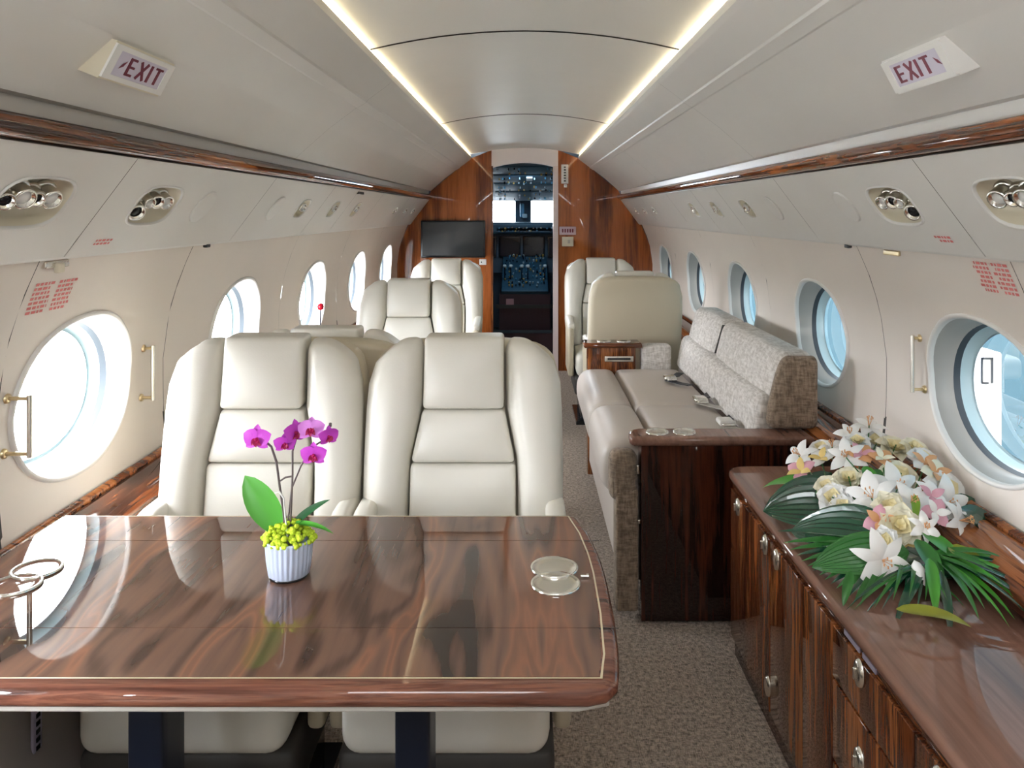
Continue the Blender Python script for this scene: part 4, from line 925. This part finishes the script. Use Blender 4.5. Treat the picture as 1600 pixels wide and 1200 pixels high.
FL = [('lily', 1328, 682, 2.20, .075, WH, (-.3, -.6, .8)), ('rose', 1372, 690, 2.20, .085, WH), ('rose', 1400, 698, 2.16, .080, CRM), ('lily', 1358, 668, 2.24, .09, WH, (0, -.3, 1)),
      ('alstro', 1252, 742, 2.12, .085, (PNK, YEL)), ('alstro', 1283, 722, 2.16, .075, (WH, YEL)), ('lily', 1248, 715, 2.20, .085, WH, (-.7, -.4, .6)), ('lily', 1300, 702, 2.22, .07, WH), ('rose', 1282, 700, 2.24, .06, WH),
      ('alstro', 1345, 716, 2.08, .080, (ORG, PNK)), ('alstro', 1378, 722, 2.05, .070, (ORG, CRM)), ('lily', 1322, 718, 2.08, .090, WH, (-.5, -.7, .5)), ('rose', 1326, 748, 2.02, .068, CRM),
      ('rose', 1300, 780, 1.96, .070, WH), ('rose', 1316, 795, 1.93, .060, WH), ('rose', 1290, 762, 2.0, .055, CRM), ('lily', 1362, 782, 1.90, .125, WH, (-.5, -.6, .6)), ('lily', 1402, 768, 1.92, .120, WH, (0, -.8, .6)),
      ('rose', 1408, 742, 2.00, .085, CRM), ('alstro', 1445, 730, 2.02, .085, (WH, ORG)), ('alstro', 1462, 745, 1.98, .085, (CRM, ORG)), ('rose', 1448, 718, 2.06, .070, WH), ('rose', 1485, 765, 1.94, .090, WH),
      ('lily', 1480, 795, 1.86, .125, WH, (.1, -.9, .4)), ('alstro', 1455, 782, 1.86, .075, (WH, PNK)), ('alstro', 1462, 808, 1.80, .070, (PNK, WH)), ('rose', 1392, 797, 1.83, .065, CRM), ('rose', 1408, 828, 1.76, .085, YEL),
      ('rose', 1408, 826, 1.75, .080, CRM), ('alstro', 1374, 822, 1.78, .075, (PNK, ORG)), ('lily', 1446, 830, 1.72, .060, WH), ('rose', 1384, 850, 1.72, .050, WH), ('lily', 1381, 884, 1.66, .108, WH, (-.1, -1, .25)),
      ('bud', 1437, 903, 1.62, .050, WH, (.2, -.5, -.8)), ('lily', 1505, 820, 1.80, .090, WH, (.5, -.6, .3)), ('rose', 1432, 700, 2.10, .06, CRM), ('rose', 1340, 690, 2.14, .06, WH), ('lily', 1425, 790, 1.84, .09, WH)]
for i, f in enumerate(FL):
    kind, px, py, d, size = f[:5]; flower(kind, px, py, d, size, f[5] if len(f) > 5 else None, f[6] if len(f) > 6 else None, spin=i * 37 % 60)
def pl(b, tip, w, mat, name='leaf', n=(0, -.3, 1), curl=.3, cup=.12, wide=.5):
    return leaf(at(*b), at(*tip), n, w, mat, name, fa, curl, cup, wide)
pl((1330, 800, 1.98), (1195, 790, 2.02), .15, DG, 'broad_leaf', (-.2, -.6, .9), .25, .12)
pl((1400, 850, 1.75), (1232, 820, 1.90), .13, DG, 'broad_leaf', (-.3, -.5, .9), .2, .1)
pl((1420, 870, 1.70), (1270, 880, 1.74), .10, MGN, 'broad_leaf', (-.2, -.5, .9), .2, .1)
pl((1290, 760, 2.10), (1188, 752, 2.25), .055, BG, 'leaf', (0, -.4, 1), .2)
pl((1300, 745, 2.12), (1210, 790, 2.10), .05, DG, 'leaf', (0, -.4, 1), .3)
fan = empty('fan_leaf', fa.location); fan.parent = fa; fan.location = (0, 0, 0)
for k in range(15):
    a = k / 14; tip = (lerp(1215, 1345, a), lerp(835, 952, a ** .7), lerp(1.86, 1.60, a))
    b_, t_ = at(1410, 868, 1.74), at(*tip); b_ += Vector((0, 0, .012)); t_ += Vector((0, 0, .012))
    MB().petal(b_, t_ - b_, (-.2, -.4, 1), (t_ - b_).length * 1.03, .020, .10, .35, nu=2, nv=8, tipw=.3, wide=.4).build('blade', MGN if k % 3 else DG, fa)
bpy.data.objects.remove(fan)
for b, t, w, m in (((1440, 838, 1.72), (1518, 888, 1.66), .040, BG), ((1432, 850, 1.70), (1478, 915, 1.60), .038, MGN), ((1452, 880, 1.64), (1465, 950, 1.52), .024, BG), ((1500, 800, 1.84), (1575, 850, 1.78), .070, DG),
                   ((1490, 780, 1.92), (1556, 822, 1.86), .05, DG), ((1440, 900, 1.62), (1400, 968, 1.54), .020, DG), ((1350, 735, 2.0), (1372, 770, 1.95), .035, BG), ((1375, 740, 2.0), (1355, 775, 1.94), .03, MGN),
                   ((1430, 780, 1.85), (1432, 815, 1.80), .018, GRN), ((1310, 760, 2.02), (1275, 770, 2.0), .03, BG), ((1400, 960, 1.52), (1515, 968, 1.47), .028, YG), ((1470, 900, 1.62), (1490, 990, 1.50), .018, DG),
                   ((1480, 860, 1.70), (1560, 905, 1.62), .045, YG), ((1330, 900, 1.62), (1318, 948, 1.57), .018, MGN)):
    pl(b, t, w, m)
rr = random.Random(2)
for k in range(22):
    a = k / 21; e = at(lerp(1520, 1640, (k * 7 % 22) / 21), lerp(905, 985, a) + rr.uniform(-8, 8), lerp(1.66, 1.50, a)); b_ = at(1450 + rr.uniform(-12, 12), 872, 1.70)
    MB().petal(b_, e - b_ + Vector((0, 0, .055)), (.1, -.3, 1), (e - b_).length * 1.12, rr.uniform(.009, .016), .30, .2, nu=2, nv=9, tipw=.5, wide=.4).build('grass_blade', (DG, MGN, BG)[k % 3], fa)
for k in range(14):
    b_ = at(1420 + rr.uniform(-30, 30), 890, 1.66); e = at(1345 + k * 12, 945 + rr.uniform(-15, 15), 1.56)
    MB().petal(b_, e - b_ + Vector((0, 0, .03)), (0, -.5, 1), (e - b_).length * 1.1, .007, .5, .2, nu=2, nv=8, tipw=.5, wide=.4).build('grass_blade', (DG, MGN)[k % 2], fa)
MB().rbox((.84, 1.90, .566), (.20, .42, .03), .014).build('foam_tray', DG, fa)
for k in range(26):
    f = FL[k]; MB().tube([at(f[1], f[2], f[3]) + Vector((0, 0, -.005)), (.84 + rr.uniform(-.06, .06), 1.90 + rr.uniform(-.15, .15), .575)], .0018, 5).build('flower_stem', MGN, fa)
fa.location.z += .010
# ------------------------------------------------------------------ outside the right windows
gp = empty('pale_standin', (3.41, 6.0, -1.55), label='tall pale box with dark outline, stand-in for an unclear shape outside the right windows', cat='stand-in')
MB().rbox((3.41, 6.0, -.60), (.17, .3, 1.84), .02, 2, 2).build('body', M['reveal'], gp)  # invented body, stands in for a pale form seen through the windows
MB().box((3.375, 5.84, .28), (.09, .01, .015)).box((3.36, 5.84, .10), (.05, .01, .015)).box((3.335, 5.84, .19), (.015, .01, .18)).box((3.41, 5.84, .19), (.015, .01, .18)).build('panel_outline', M['black'], gp)
for y in (5.9, 6.1): MB().lathe([(0, -.04), (.09, -.04), (.09, .04), (0, .04)], (3.41, y, -1.43), 16, Matrix.Rotation(radians(90), 3, 'Y')).build('wheel', M['black'], gp)
MB0 = MB(); MB0.rbox((-WX(.30) + .006, 1.585, .30), (.006, .030, .13), .002, 1, 1)
o = MB0.build('printed_notice', M['lavender']); tag(o, 'lavender upright printed strip low on the left wall under the table', 'notice')
mk = MB()
for k in range(7): mk.box((-WX(.30) + .0095, 1.585, .25 + k * .016), (.002, .012, .009))
mk.build('print', M['black'], o, world=False)
